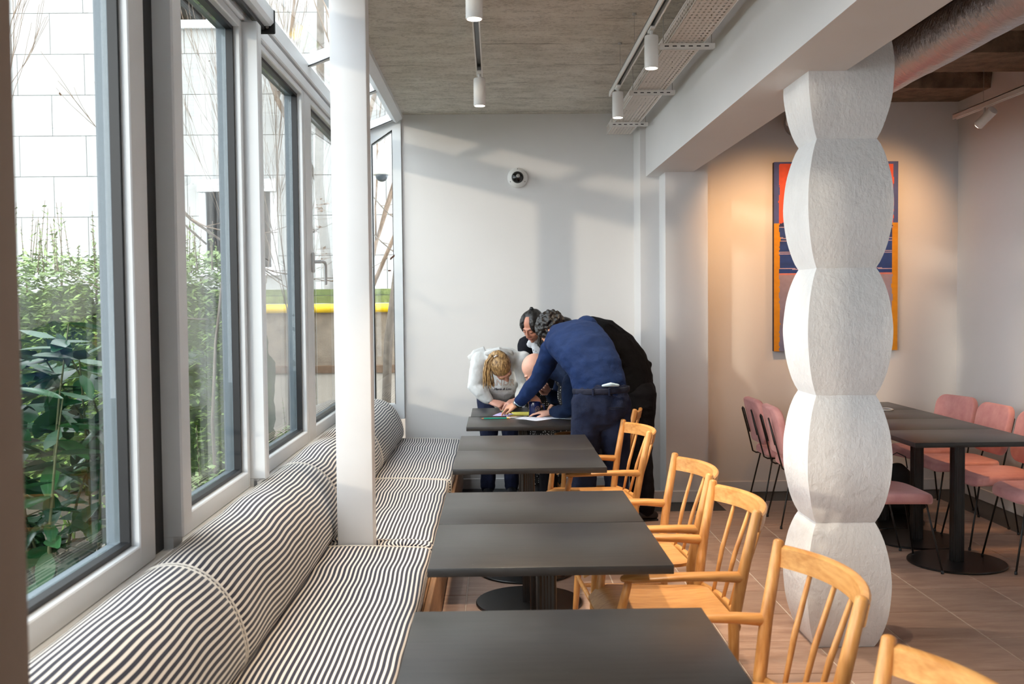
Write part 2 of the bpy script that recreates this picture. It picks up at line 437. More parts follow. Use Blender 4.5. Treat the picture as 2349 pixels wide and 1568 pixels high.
# ---------------------------------------------------------------- window wall
ZB, ZT = .74, 2.80
wn = [0]
def window(y0, y1, sl, sr, label, open_handle=None):
    """frame unit between y0 and y1 with stile widths sl, sr"""
    wn[0] += 1
    w = thing('window_%d' % wn[0], (-1.14, y0, ZB), label, None, None, 'structure')
    def m(n, *a, mat='frame'): return mesh_obj(n, *rbox(*a, .004, 1), M[mat], w)
    m('stile', -1.158, -1.10, y0, y0+sl, ZB, ZT); m('stile', -1.158, -1.10, y1-sr, y1, ZB, ZT)
    m('rail', -1.158, -1.10, y0+sl, y1-sr, ZB, ZB+.072); m('rail', -1.158, -1.10, y0+sl, y1-sr, ZT-.035, ZT)
    mesh_obj('outer_frame', *join(box(-1.20, -1.159, y0, y0+sl+.012, ZB, ZT), box(-1.20, -1.159, y1-sr-.012, y1, ZB, ZT), box(-1.20, -1.159, y0+sl+.012, y1-sr-.012, ZB, ZB+.08), box(-1.20, -1.159, y0+sl+.012, y1-sr-.012, ZT-.045, ZT)), M['outerframe'], w)
    a, b, c, d = y0+sl, y1-sr, ZB+.072, ZT-.035; g = .016
    mesh_obj('gasket', *join(box(-1.157, -1.128, a, a+g, c, d), box(-1.157, -1.128, b-g, b, c, d), box(-1.157, -1.128, a+g, b-g, c, c+g), box(-1.157, -1.128, a+g, b-g, d-g, d)), M['gasket'], w)
    mesh_obj('pane', *box(-1.176, -1.160, a+.014, b-.014, c+.010, d-.012), M['glass'], w)
    return w
window(-3.98, -2.25, .09, .09, 'tall fixed window far behind the camera')
window(-2.05, -.20, .09, .09, 'tall fixed window behind the camera')
window(0, 1.60, .09, .09, 'tall fixed window beside the camera')
window(1.70, 3.20, .13, .135, 'large window showing the shrub')
window(3.435, 4.445, .02, .035, 'narrow window showing the house window')
window(4.515, 5.86, .03, .05, 'narrow window showing the bare espalier')
w4 = window(6.0, 8.19, .09, .09, 'window with the handle beyond the post')
st = lambda n, a, mat, lab: struct(n, a, M[mat], lab)
st('trim_1', join(box(-1.195, -1.087, 4.449, 4.511, .69, .775), rbox(-1.20, -1.03, 4.447, 4.513, .772, 2.80, .006, 1)), 'frame', 'deep white mullion fin')
st('trim_10', join(box(-1.195, -1.087, 3.334, 3.431, .69, .775), rbox(-1.20, -1.052, 3.332, 3.433, .772, 2.80, .006, 1)), 'frame', 'deep white jamb beside the black track')
st('trim_2', rbox(-1.20, -1.098, 5.862, 5.998, ZB-.05, 2.80, .006, 1), 'frame', 'white mullion')
st('trim_3', box(-1.19, -1.118, 3.20, 3.33, ZB-.05, 2.80), 'gasket', 'black sliding track between two windows')
for k, (a, b) in enumerate(((1.602, 1.698), (-.198, -.002), (-2.248, -2.052))):
    st('trim_%d' % (4+k), rbox(-1.20, -1.095, a, b, ZB-.05, 2.80, .006, 1), 'frame', 'white mullion')
st('trim_7', join(rbox(-1.22, -1.085, Y0, 8.2, 2.802, 2.865, .006, 1), rbox(-1.22, -1.075, Y0, 8.2, 2.875, 2.965, .006, 1), box(-1.2, -1.1, Y0, 8.2, 2.86, 2.88)), 'frame', 'white eave rail above the windows')
st('trim_8', join(box(-1.26, -1.195, Y0, 8.2, .66, ZB-.001), rbox(-1.20, -1.085, Y0, 8.2, .69, ZB-.002, .004, 1)), 'frame', 'white window sill')
st('trim_9', prism([(-.83, 3.05), (-.79, 3.03), (-.742, 3.07), (-.742, 3.14), (-.80, 3.14)], 1, Y0, YB), 'frame', 'metal edge of the sloping glazing')
# window handle on the stile of the far window
hd = mesh_obj('handle', *join(rbox(-1.10, -1.085, 6.028, 6.062, 1.745, 1.865, .004, 2), cyl((-1.09, 6.045, 1.81), (-1.045, 6.045, 1.81), .010, 12),
      loft([(-1.045, 6.045, 1.81), (-1.04, 6.06, 1.812), (-1.04, 6.14, 1.81), (-1.04, 6.165, 1.79), (-1.04, 6.17, 1.68)], [.009, .010, .0095, .0095, .008], (1, 0, 0), 10)), M['frame'], w4, True)
tag(hd, 'grey lever handle')
# sloping roof glazing
sk = thing('window_skylight', (-1.1, 0, 2.97), 'sloping glass strip between eave and ceiling', None, None, 'structure')
xa, za, xb, zb_ = -1.10, 2.965, -.80, 3.085
ys = [8.22, 7.08, 5.93, 4.63, 3.33, 2.0, .7, -.6, -1.9, -3.2, -3.98]
sl_ = (zb_-za)/(xb-xa)
for i, y in enumerate(ys):
    p = [(xa-.02, za-.03), (xb+.02, zb_-.03), (xb+.02, zb_+.035), (xa-.02, za+.035)]
    mesh_obj('rafter', *prism(p, 1, y-.03, y+.03), M['frame'], sk)
    mesh_obj('gasket', *prism([(xa, za-.036), (xb, zb_-.036), (xb, zb_-.0305), (xa, za-.0305)], 1, y-.045, y-.033), M['gasket'], sk)
    if i: mesh_obj('pane', *prism([(xa, za), (xb, zb_), (xb, zb_+.014), (xa, za+.014)], 1, y+.031, ys[i-1]-.031), M['glass'], sk)
# gable window at the end of the bench
wg = thing('window_gable', (-.94, YB, .7), 'tall narrow window with slanted head at the bench end', None, None, 'structure')
def gz(x): return 3.10+.42*(x+.755)
fr = []
for a, b in ((-1.12, -1.0), (-.828, -.757)):
    fr.append(prism([(a, .6), (b, .6), (b, gz(b)), (a, gz(a))], 1, YB-.03, YB+.09))
    mesh_obj('stile', *fr[-1], M['frame'], wg)
mesh_obj('rail', *prism([(-1.0, gz(-1.0)-.135), (-.828, gz(-.828)-.09), (-.828, gz(-.828)), (-1.0, gz(-1.0))], 1, YB-.03, YB+.09), M['frame'], wg)
mesh_obj('rail', *box(-1.0, -.828, YB-.03, YB+.09, .6, .72), M['frame'], wg)
hz = lambda x: gz(-1.0)-.135+(gz(-.828)-.09-gz(-1.0)+.135)/.172*(x+1.0)
g = .007
mesh_obj('gasket', *join(prism([(-1.0, .72), (-1.0+g, .72), (-1.0+g, hz(-1+g)), (-1.0, hz(-1))], 1, YB-.01, YB+.03), prism([(-.828-g, .72), (-.828, .72), (-.828, hz(-.828)), (-.828-g, hz(-.828-g))], 1, YB-.01, YB+.03),
    prism([(-1.0+g, hz(-1+g)-g), (-.828-g, hz(-.828-g)-g), (-.828-g, hz(-.828-g)), (-1+g, hz(-1+g))], 1, YB-.01, YB+.03)), M['gasket'], wg)
mesh_obj('pane', *prism([(-.999, .721), (-.829, .721), (-.829, hz(-.829)-.001), (-.999, hz(-.999)-.001)], 1, YB+.035, YB+.055), M['glass'], wg)
# roller blind cassette over the first windows
bl = thing('roller_blind', (-1.05, 1.75, 2.88), 'grey roller blind cassette with black end bracket above the window', 'blind')
mesh_obj('cassette', *prism([(-1.074, 2.835), (-1.02, 2.835), (-1.005, 2.85), (-1.005, 2.905), (-1.074, 2.905)], 1, 1.75, 4.66), M['frame'], bl)
mesh_obj('bottom_bar', *rbox(-1.07, -1.045, 1.76, 4.65, 2.815, 2.834, .003, 1), M['gasket'], bl)
mesh_obj('bracket', *rbox(-1.078, -1.0, 4.661, 4.672, 2.80, 2.91, .004, 1), M['gasket'], bl)
mesh_obj('screw', *cyl((-1.035, 4.66, 2.83), (-1.035, 4.655, 2.83), .007, 10), M['steelwire'], bl)

# ================================================================ bench
PROF = [(-1.082, .45), (-1.082, .70), (-1.070, .742), (-1.02, .764), (-.955, .763), (-.895, .738), (-.845, .695), (-.805, .635), (-.778, .565), (-.766, .50), (-.775, .455), (-.80, .438), (-.86, .436), (-1.04, .437)]
def smooth_poly(P, k=3):
    n = len(P); out = []
    for i in range(n):
        p0, p1, p2, p3 = P[i-1], P[i], P[(i+1) % n], P[(i+2) % n]
        for s in range(k):
            t = s/k
            out.append(tuple(.5*((2*p1[c])+(-p0[c]+p2[c])*t+(2*p0[c]-5*p1[c]+4*p2[c]-p3[c])*t*t+(-p0[c]+3*p1[c]-3*p2[c]+p3[c])*t**3) for c in (0, 1)))
    return out
def pillow_loft(prof, y0, y1, puff, ny=18, u0=0., seed=0, endr=.016, sag=0.006):
    """prof is a closed XZ outline; ends tucked; uv: u = arc length, v = Y"""
    n = len(prof); cx = sum(p[0] for p in prof)/n; cz = sum(p[1] for p in prof)/n
    arc = [0]
    for i in range(n): arc.append(arc[-1]+math.dist(prof[i], prof[(i+1) % n]))
    st = [(y0, .0), (y0+endr*.3, .7), (y0+endr, 1.)]+[(y0+endr+(y1-y0-2*endr)*k/ny, 1.) for k in range(1, ny)]+[(y1-endr, 1.), (y1-endr*.3, .7), (y1, 0.)]
    V = []; F = []; UV = []
    for (y, e) in st:
        s = (y-y0)/(y1-y0); b = puff*math.sin(math.pi*s)**.5
        for (x, z) in prof:
            d = Vector((x-cx, z-cz)); L = d.length; ins = endr*(1-e)
            w = noise.noise(Vector((x*4+seed, y*2.6, z*4)))*sag*e
            q = d*(1+(b*e+w-ins)/L)
            V.append((cx+q.x, y, max(cz+q.y, min(p[1] for p in prof)-.004)))
    m = len(st)
    for k in range(m-1):
        for j in range(n):
            a, b2 = k*n+j, k*n+(j+1) % n
            F.append((a, b2, b2+n, a+n)); ua, ub = u0+arc[j], u0+arc[j+1]; va, vb = st[k][0], st[k+1][0]
            UV.append([(ua, va), (ub, va), (ub, vb), (ua, vb)])
    for base, rev in ((0, False), ((m-1)*n, True)):
        c = len(V); V.append((cx, st[0][0] if base == 0 else st[-1][0], cz))
        for j in range(n):
            t = (base+j, base+(j+1) % n, c)
            F.append(t if rev else t[::-1]); uv = [(V[i][0], V[i][2]) for i in t]; UV.append(uv if rev else uv[::-1])
    return V, F, UV
rp = smooth_poly(PROF, 3)
def outline(prof, y, off):
    n = len(prof); cx = sum(p[0] for p in prof)/n; cz = sum(p[1] for p in prof)/n
    return [(cx+(x-cx)*(1+off/math.hypot(x-cx, z-cz)), y, cz+(z-cz)*(1+off/math.hypot(x-cx, z-cz))) for x, z in prof]
rolls = [(1.22, 3.005, 'nearest striped bolster along the window'), (3.012, 4.93, 'striped bolster between the near joint and the white post'),
         (4.937, 6.69, 'striped bolster just beyond the white post'), (6.697, 8.22, 'farthest striped bolster against the back wall')]
for k, (a, b, lab) in enumerate(rolls):
    t = thing('bolster_cushion', (-.92, a, .44), lab, 'cushion', 'striped bolsters along the windows')
    V, F, UV = pillow_loft(rp, a, b, .006, 22, k*.37, k*9, .012, .008)
    mesh_obj('cover', V, F, M['stripe'], t, True, UV)
    for y in (a+.009, b-.009):
        mesh_obj('piping', *loft(outline(rp, y, .000), .0042, (0, 1, 0), 6, closed=True), M['piping'], t, True)
def seat_prof(x0, x1, z0=.325, z1=.428, r=.028):
    P = []
    for cx, cz, a0 in ((x1-r, z0+r, -90), (x1-r, z1-r, 0), (x0+r, z1-r, 90), (x0+r, z0+r, 180)):
        for i in range(4):
            q = math.radians(a0+i*30); P.append((cx+r*math.cos(q), cz+r*math.sin(q)))
        if a0 == 0:
            for i in range(1, 12): P.append((x1-r-(x1-x0-2*r)*i/12, z1+.012*math.sin(math.pi*i/12)))
    return P
seats = [(1.22, 2.80, 'nearest striped seat cushion, at the lower picture edge'), (2.81, 4.562, 'striped seat cushion in front of the white post'),
         (4.60, 6.315, 'striped seat cushion behind the white post'), (6.325, 8.22, 'farthest striped seat cushion beside the back wall')]
for k, (a, b, lab) in enumerate(seats):
    t = thing('seat_cushion', (-.6, a, .325), lab, 'cushion', 'striped bench seat cushions')
    if k == 2:
        sp_ = seat_prof(-1.06, -.306)
        V, F, UV = pillow_loft(sp_, 4.69, b, .003, 16, k*.11, k*5+3, .014, .004)
        for (x0, x1) in ((-1.06, -.742), (-.567, -.306)):
            v2, f2, u2 = pillow_loft(seat_prof(x0, x1), a, 4.694, .002, 4, x0+1.06, 4, .014, .002); n = len(V)
            V += v2; F += [tuple(i+n for i in q) for q in f2]; UV += u2
    else:
        sp_ = seat_prof(-1.06, -.306 if k < 3 else -.292)
        V, F, UV = pillow_loft(sp_, a, b, .003, 20, k*.11, k*5+3, .014, .005)
    mesh_obj('cover', V, F, M['stripe'], t, True, UV)
    for y in ((a+.008, b-.008) if k != 2 else (b-.008,)):
        mesh_obj('piping', *loft(outline(sp_, y, .001), .004, (0, 1, 0), 6, closed=True), M['piping'], t, True)
t = thing('bench_base', (-.68, 1.22, 0), 'wooden base of the striped window bench', 'bench')
mesh_obj('front_board', *join(rbox(-.30, -.275, 1.22, 4.55, .05, .32, .003, 1), rbox(-.30, -.275, 4.56, 8.22, .05, .32, .003, 1)), M['benchwood'], t)
mesh_obj('deck', *join(box(-1.07, -.302, 1.22, 4.55, .30, .322), box(-1.07, -.302, 4.71, 8.22, .30, .322)), M['benchwood'], t)
mesh_obj('plinth', *box(-1.05, -.34, 1.25, 4.54, 0, .05), M['blackmetal'], t)
mesh_obj('plinth', *box(-1.05, -.34, 4.72, 8.2, 0, .05), M['blackmetal'], t)

# ================================================================ tables
def make_table(name, w, d, base_r):
    t = thing(name, (0, 0, 0))
    mesh_obj('tabletop', *rbox(-w/2, w/2, -d/2, d/2, .722, .75, .0025, 2), M['table'], t, True, sharp=30)
    fl = []
    n = 40
    prof = []
    for i in range(n):
        q = 2*math.pi*i/n; s = .033/max(abs(math.cos(q)), abs(math.sin(q)))
        s *= (1-.07*(i % 2)); prof.append((s*math.cos(q), s*math.sin(q)))
    mesh_obj('pedestal', *prism(prof, 2, .012, .712), M['blackmetal'], t)
    mesh_obj('top_plate', *rbox(-.17, .17, -.17, .17, .710, .7215, .003, 1), M['blackmetal'], t)
    mesh_obj('base', *lathe([(base_r-.004, 0), (base_r, .003), (base_r, .009), (base_r-.004, .0125)], 48), M['blackmetal'], t, True, sharp=40)
    return t
tb = make_table('cafe_table', .75, .60, .275)
XT = .162
spots = [(XT-.004, 1.66, 'black cafe table at the bottom edge, nearest the camera'), (XT-.004, 2.268, 'dust-speckled black table filling the bottom centre'),
         (XT, 3.288, 'second pair of black tables, near half beside the seat cushion'), (XT, 3.896, 'second pair of black tables, far half'),
         (XT, 5.095, 'third pair of black tables, near half in front of the people'), (XT+.002, 5.70, 'third pair of black tables, far half beside the wooden armchair'),
         (.182, 6.73, 'black table the people lean over, near half with pencil'), (.196, 7.29, 'black table the people lean over, far half under their hands')]
used = False
def put(proto, loc, rz, label, cat, group, first=[]):
    if proto not in first: first.append(proto); o = proto
    else: o = copy_tree(proto)
    o.location = loc; o.rotation_euler = (0, 0, rz); tag(o, label, cat, group); return o
for x, y, lab in spots: put(tb, (x, y, 0), 0, lab, 'table', 'black cafe tables along the bench')
# make the T4 halves a little shallower than the rest
pt = make_table('dining_table', .735, .555, .275)
for k, lab in enumerate(('black table nearest the camera in the pink chair group', 'second black table from the front in the pink chair group',
                         'third black table from the front in the pink chair group', 'black table against the painting wall')):
    put(pt, (2.70, 5.755+.558*k, 0), 0, lab, 'table', 'black tables among the pink chairs')

# ================================================================ oak armchairs
def make_armchair():
    """faces -X; origin on the floor under the seat"""
    t = thing('oak_armchair', (0, 0, 0)); ok = M['oak']
    for s in (-1, 1):
        y = s*.262
        mesh_obj('rear_post', *loft([(.215, s*.232, 0), (.193, s*.246, .22), (.190, s*.257, .42), (.218, s*.277, .60), (.262, s*.295, .818)], [.012, .017, .0205, .020, .0165], (1, 0, 0), 14, cap=.5), ok, t, True)
        mesh_obj('front_leg', *loft([(-.245, s*.225, 0), (-.225, s*.225, .25), (-.212, s*.225, .43), (-.185, s*.268, .575)], [.011, .016, .0175, .014], (1, 0, 0), 14, cap=.5), ok, t, True)
        # arm: flat paddle swelling to the front
        A = [(.212, s*.277, .585), (.12, s*.284, .592), (0, s*.292, .596), (-.10, s*.294, .595), (-.17, s*.282, .592), (-.205, s*.272, .590)]
        mesh_obj('armrest', *loft(A, [(.018, .020), (.024, .017), (.032, .014), (.038, .013), (.038, .0125), (.026, .010)], (0, 1, 0), 14), M['oakx'], t, True)
        mesh_obj('stretcher', *loft([(-.228, s*.225, .22), (0, s*.235, .205), (.205, s*.247, .20)], [.009, .012, .009], (0, 0, 1), 10, cap=.3), ok, t, True)
    mesh_obj('stretcher', *loft([(-.23, -.222, .27), (-.23, 0, .27), (-.23, .222, .27)], [.009, .011, .009], (0, 0, 1), 10, cap=.3), ok, t, True)
    mesh_obj('stretcher', *loft([(.0, -.235, .205), (.0, .235, .205)], [.010, .010], (0, 0, 1), 10, cap=.3), ok, t, True)
    # bowed top rail
    n = 16; V = []; F = []
    def bow(f): return .082*(1-(2*f-1)**2)
    for i in range(n+1):
        f = i/n; y = -.292+.584*f; x = .268+bow(f); h = .032
        dx = .082*(-2*(2*f-1)*2)/.584; nx, ny = 1/math.hypot(1, dx), -dx/math.hypot(1, dx)
        zt = .808+.004*(1-(2*f-1)**2); th = .012
        for (o_, z) in ((-th, zt-2*h), (-th-.001, zt-.006), (-th+.006, zt), (th-.006, zt), (th, zt-.006), (th-.004, zt-2*h+.004), (th-.012, zt-2*h)):
            lean = (z-.78)*.13
            V.append((x+o_*nx+lean, y+o_*ny, z))
    m = 7
    for i in range(n):
        for j in range(m): F.append((i*m+j, i*m+(j+1) % m, (i+1)*m+(j+1) % m, (i+1)*m+j))
    F.append(tuple(range(m))[::-1]); F.append(tuple(range(n*m, n*m+m)))
    mesh_obj('top_rail', V, F, M['oaky'], t, True, sharp=45)
    for k in range(4):
        f = (k+1)/5; y = -.292+.584*f
        mesh_obj('spindle', *loft([(.20+bow(f)*.45, y*.84, .415), (.226+bow(f)*.7, y*.92, .58), (.262+bow(f), y, .75)], [.0075, .0098, .0075], (1, 0, 0), 10, cap=.2), ok, t, True)
    mesh_obj('rear_seat_rail', *loft([(.205, -.245, .40), (.235, -.12, .40), (.242, 0, .40), (.235, .12, .40), (.205, .245, .40)], [(.014, .022)]*5, (1, 0, 0), 10, cap=.3), M['oaky'], t, True)
    # moulded ply seat, dished, front edge rolled down
    V = []; F = []; nx, ny = 18, 16
    for lay in (0, 1):
        for i in range(nx+1):
            for j in range(ny+1):
                f, g_ = i/nx, 2*j/ny-1
                wid = .238-.03*f-.028*max(0, (.12-f)/.12)**2-.03*max(0, (f-.85)/.15)**2
                x = -.262+.47*f; z = .432-.016*math.sin(math.pi*min(1, f*1.05))+.012*g_*g_*math.sin(math.pi*f)-.045*max(0, (.2-f)/.2)**2-.012*f
                V.append((x, wid*g_, z-(.014 if lay else 0)))
    N = (nx+1)*(ny+1); idx = lambda l, i, j: l*N+i*(ny+1)+j
    for i in range(nx):
        for j in range(ny):
            F.append((idx(0, i, j), idx(0, i+1, j), idx(0, i+1, j+1), idx(0, i, j+1))); F.append((idx(1, i, j), idx(1, i, j+1), idx(1, i+1, j+1), idx(1, i+1, j)))
    for i in range(nx):
        F.append((idx(0, i, 0), idx(1, i, 0), idx(1, i+1, 0), idx(0, i+1, 0))); F.append((idx(0, i, ny), idx(0, i+1, ny), idx(1, i+1, ny), idx(1, i, ny)))
    for j in range(ny):
        F.append((idx(0, 0, j), idx(0, 0, j+1), idx(1, 0, j+1), idx(1, 0, j))); F.append((idx(0, nx, j), idx(1, nx, j), idx(1, nx, j+1), idx(0, nx, j+1)))
    mesh_obj('seat', V, F, M['ply'], t, True, sharp=50)
    return t
ac = make_armchair()
arm = [(.605, 1.80, 4, 'oak spindle armchair cut off by the bottom right corner'), (.613, 2.677, 3.5, 'oak spindle armchair in front of the plaster column, shown largest'),
       (.630, 3.70, 2.2, 'oak spindle armchair with the whole near armrest and seat showing'), (.617, 4.43, 3.8, 'oak spindle armchair partly hidden behind the one with the visible seat'),
       (.565, 5.81, 6.8, 'oak spindle armchair standing just in front of the navy-trousered person'), (.66, 6.98, 4, 'oak spindle armchair under the bald person at the far table')]
for x, y, a, lab in arm: put(ac, (x, y, 0), math.radians(a), lab, 'chair', 'oak armchairs along the black tables')

# ================================================================ pink velvet chairs
def make_pink():
    """faces -X"""
    t = thing('velvet_chair', (0, 0, 0)); bk = M['blackmetal']
    def pad(w, d, h, r):
        bm = bmesh.new(); V, F = box(-w/2, w/2, -d/2, d/2, -h/2, h/2); vs = [bm.verts.new(v) for v in V]
        for f in F: bm.faces.new([vs[i] for i in f])
        ve = [e for e in bm.edges if abs(e.verts[0].co.z-e.verts[1].co.z) > .01]
        bmesh.ops.bevel(bm, geom=ve, offset=r, segments=6, profile=.5, affect='EDGES')
        he = [e for e in bm.edges if len(e.link_faces) == 2 and any(abs(abs(f.normal.z)-1) < .01 for f in e.link_faces) and not all(abs(abs(f.normal.z)-1) < .01 for f in e.link_faces)]
        bm.normal_update()
        he = [e for e in bm.edges if sum(1 for f in e.link_faces if abs(f.normal.z) > .9) == 1]
        bmesh.ops.bevel(bm, geom=he, offset=h*.34, segments=3, profile=.5, affect='EDGES')
        bm.verts.index_update()
        out = ([tuple(v.co) for v in bm.verts], [tuple(v.index for v in f.verts) for f in bm.faces]); bm.free(); return out
    V, F = pad(.44, .43, .06, .10)
    V = [(x-.015, y, z+.43-.02*max(0, (-x-.1)/.12)**2) for x, y, z in V]
    mesh_obj('seat', V, F, M['pinkvelvet'], t, True, sharp=60)
    V, F = pad(.42, .34, .05, .085)       # back: lay flat then stand up
    Mb = Matrix.Translation((.255, 0, .655)) @ Matrix.Rotation(math.radians(12), 4, 'Y') @ Matrix(((0, 0, 1, 0), (1, 0, 0, 0), (0, 1, 0, 0), (0, 0, 0, 1)))
    V = [tuple(Mb @ (Vector((x, y, z+.028*(2*x/.42)**2*-1)))) for x, y, z in V]
    mesh_obj('backrest', V, F, M['pinkvelvet'], t, True, sharp=60)
    r = .0058
    for s in (-1, 1):
        mesh_obj('front_leg', *loft([(-.165, s*.10, .398), (-.19, s*.155, .385), (-.265, s*.195, 0.006)], [r, r, r], (1, 0, 0), 8, cap=.4), bk, t, True)
        mesh_obj('rear_leg', *loft([(.12, s*.10, .398), (.165, s*.155, .385), (.245, s*.195, 0.006)], [r, r, r], (1, 0, 0), 8, cap=.4), bk, t, True)
        # long hairpin bracket from under the seat up behind the back
        y = s*.15
        mesh_obj('back_bracket', *loft([(.05, y, .392), (.20, y, .392), (.225, y, .405), (.262, y-.012*s, .55), (.312, y-.02*s, .735), (.312, y-.034*s, .745), (.306, y-.048*s, .735), (.262, y-.052*s, .56)], r, (0, 1, 0), 8, cap=.4), bk, t, True)
        for x in (-.265, .245):
            mesh_obj('foot', *lathe([(.008, 0), (.009, .004), (.0075, .02)], 10, (x, s*.195, 0)), M['gasket'], t, True)
    mesh_obj('under_frame', *join(loft([(-.165, -.10, .398), (-.165, .10, .398)], r, (1, 0, 0), 8), loft([(.12, -.10, .398), (.12, .10, .398)], r, (1, 0, 0), 8), loft([(-.165, 0, .396), (.12, 0, .396)], r, (0, 1, 0), 8)), bk, t, True)
    return t
pk = make_pink()
for x, y, a, lab in [(3.175, 5.68, 0, 'pink velvet chair nearest the camera on the wall side, cut off at right'), (3.175, 6.225, 0, 'second pink velvet chair from the front on the wall side, back cut off'),
                     (3.185, 6.76, 2, 'third pink velvet chair on the wall side, whole backrest showing'), (3.21, 7.32, 14, 'pink velvet chair in the corner by the painting wall'),
                     (2.245, 5.715, 180, 'pink velvet chair whose seat shows just right of the column'), (2.22, 6.24, 180, 'pink velvet chair hidden behind the white column'),
                     (2.18, 6.86, 178, 'pink velvet chair half hidden left of the column'), (2.19, 7.40, 181, 'leftmost pink velvet chair, seen from behind near the painting wall')]:
    put(pk, (x, y, 0), math.radians(a), lab, 'chair', 'pink velvet chairs around the dining tables')

# ================================================================ ceiling fixtures
def spotlight(x, y, label, energy=75):
    t = thing('spotlight', (x, y, 2.68), label, 'lamp', 'white cylinder spotlights')
    mesh_obj('housing', *lathe([(.033, 0), (.034, .003), (.034, .15), (.031, .156), (.006, .157)], 32, (x, y, 2.68)), M['whitemetal'], t, True, sharp=40)
    mesh_obj('lens', *lathe([(.0285, -.0008), (.0285, .0004)], 28, (x, y, 2.68)), M['lens'], t)
    mesh_obj('stem', *cyl((x, y, 2.835), (x, y, 2.862), .0085, 12), M['whitemetal'], t, True)
    mesh_obj('adapter', *rbox(x-.012, x+.012, y-.05, y+.05, 2.860, 2.872, .002, 1), M['whitemetal'], t)
    l = bpy.data.lights.new('spot_beam', 'SPOT'); l.energy = energy; l.color = (1, .80, .58); l.spot_size = math.radians(75); l.spot_blend = .6; l.shadow_soft_size = .03
    lo = link(bpy.data.objects.new('spot_beam', l)); lo.location = (0, 0, -.01); lo.parent = t
def track(x, y0, y1, zc, label, wires, slot=True):
    t = thing('lighting_track', (x, y0, 2.87), label, 'track', 'white lighting tracks')
    z0, z1 = 2.868, 2.905
    mesh_obj('rail', *join(box(x-.019, x-.012, y0, y1, z0, z1), box(x+.012, x+.019, y0, y1, z0, z1), box(x-.019, x+.019, y0, y1, z1-.006, z1+.002), box(x-.019, x+.019, y1-.004, y1+.002, z0, z1)), M['whitemetal'], t)
    mesh_obj('conductor_strip', *box(x-.0118, x+.0118, y0+.01, y1-.06, z1-.012, z1-.0065), M['blackmetal'], t)
    for y in wires:
        mesh_obj('suspension_wire', *cyl((x, y, z1), (x, y, zc), .0012, 6), M['steelwire'], t)
        mesh_obj('ceiling_cup', *lathe([(.011, zc-.012), (.012, zc-.001)], 12, (x, y, 0)), M['steelwire'], t)
track(-.075, -2.5, 5.86, 3.105, 'white lighting track left of centre under the concrete ceiling', (-1.5, .5, 2.4, 4.5, 5.4))
track(.768, -2.5, 6.45, 3.105, 'white lighting track beside the perforated cable tray', (-1.5, .4, 2.2, 3.6, 5.42, 6.03))
spotlight(-.075, 5.76, 'white spotlight at the far end of the left track')
spotlight(-.07, 4.014, 'white spotlight cut by the top edge on the left track')
spotlight(.768, 6.153, 'farthest white spotlight beside the cable tray')
spotlight(.772, 4.867, 'nearer white spotlight beside the cable tray')
for k, (x, y) in enumerate(((-.075, 2.2), (.768, 3.5))):
    spotlight(x, y, ('added white spotlight, out of view, above the near tables', 'added white spotlight, out of view, above the near armchairs')[k])  # both lamps are added on the tracks above the view
# cable tray
def tray():
    t = thing('cable_tray', (1.01, 4, 2.9), 'white perforated cable tray along the beam', 'cable tray')
    x0, x1, z0, z1, ya, yb = .920, 1.112, 2.905, 2.965, -1.0, 8.10
    V = [(x0, ya, z0), (x1, ya, z0), (x1, yb, z0), (x0, yb, z0)]
    uv = [[(x0, ya), (x1, ya), (x1, yb), (x0, yb)]]
    mesh_obj('bottom_sheet', V, [(0, 1, 2, 3)], M['perf'], t, uv=uv)
    for x in (x0, x1):
        mesh_obj('side_sheet', [(x, ya, z0), (x, yb, z0), (x, yb, z1), (x, ya, z1)], [(0, 1, 2, 3)], M['perf'], t, uv=[[(z0, ya), (z0, yb), (z1, yb), (z1, ya)]])
        mesh_obj('lip', *join(loft([(x, ya, z1), (x, yb, z1)], .004, (1, 0, 0), 8), loft([(x, ya, z0), (x, yb, z0)], .0028, (1, 0, 0), 8)), M['whitemetal'], t, True)
    for y in (7.53, 6.40, 5.25, 4.1, 2.9, 1.7, .5):
        b = mesh_obj('bracket', *join(box(.875, 1.165, y-.012, y+.012, 2.892, 2.896), box(.875, 1.165, y-.0125, y-.0115, 2.868, 2.896), box(.875, 1.165, y+.0115, y+.0125, 2.868, 2.896)), M['whitemetal'], t)
        for k in range(6): mesh_obj('slot', *box(.90+.042*k, .922+.042*k, y-.0135, y-.0126, 2.878, 2.884), M['darkfloor'], b)
        for x in (.895, 1.148):
            mesh_obj('threaded_rod', *cyl((x, y, 2.88), (x, y, 3.104), .0024, 8), M['steelwire'], t)
tray()
# foil duct in the right-hand bay
d = thing('ventilation_duct', (2.466, 2, 2.977), 'crinkled silver foil ventilation duct under the ribbed ceiling', 'duct')
V = []; F = []; n = 40; yy = [-3.9+11.9*i/150 for i in range(151)]
for y in yy:
    for j in range(n):
        q = 2*math.pi*j/n; e = .004*noise.noise(Vector((math.cos(q)*3, y*4, math.sin(q)*3)))+.003*noise.noise(Vector((math.cos(q)*9, y*22, math.sin(q)*9)))
        V.append((2.466+(.138+e)*math.cos(q), y, 2.977+(.138+e)*math.sin(q)))
for i in range(150):
    for j in range(n): F.append((i*n+j, (i+1)*n+j, (i+1)*n+(j+1) % n, i*n+(j+1) % n))
mesh_obj('foil_sleeve', V, F, M['foil'], d, True)
for y in (-2.2, .2, 2.6, 3.9, 7.4):
    mesh_obj('strap', *loft([(2.466+.143*math.cos(a*math.pi/12), y, 2.977+.143*math.sin(a*math.pi/12)) for a in range(24)], (.003, .014), (0, 0, 1), 6, closed=True), M['foil'], d, True)
    mesh_obj('hanger_rod', *cyl((2.466, y, 3.118), (2.466, y, 3.43), .004, 8), M['steelwire'], d)
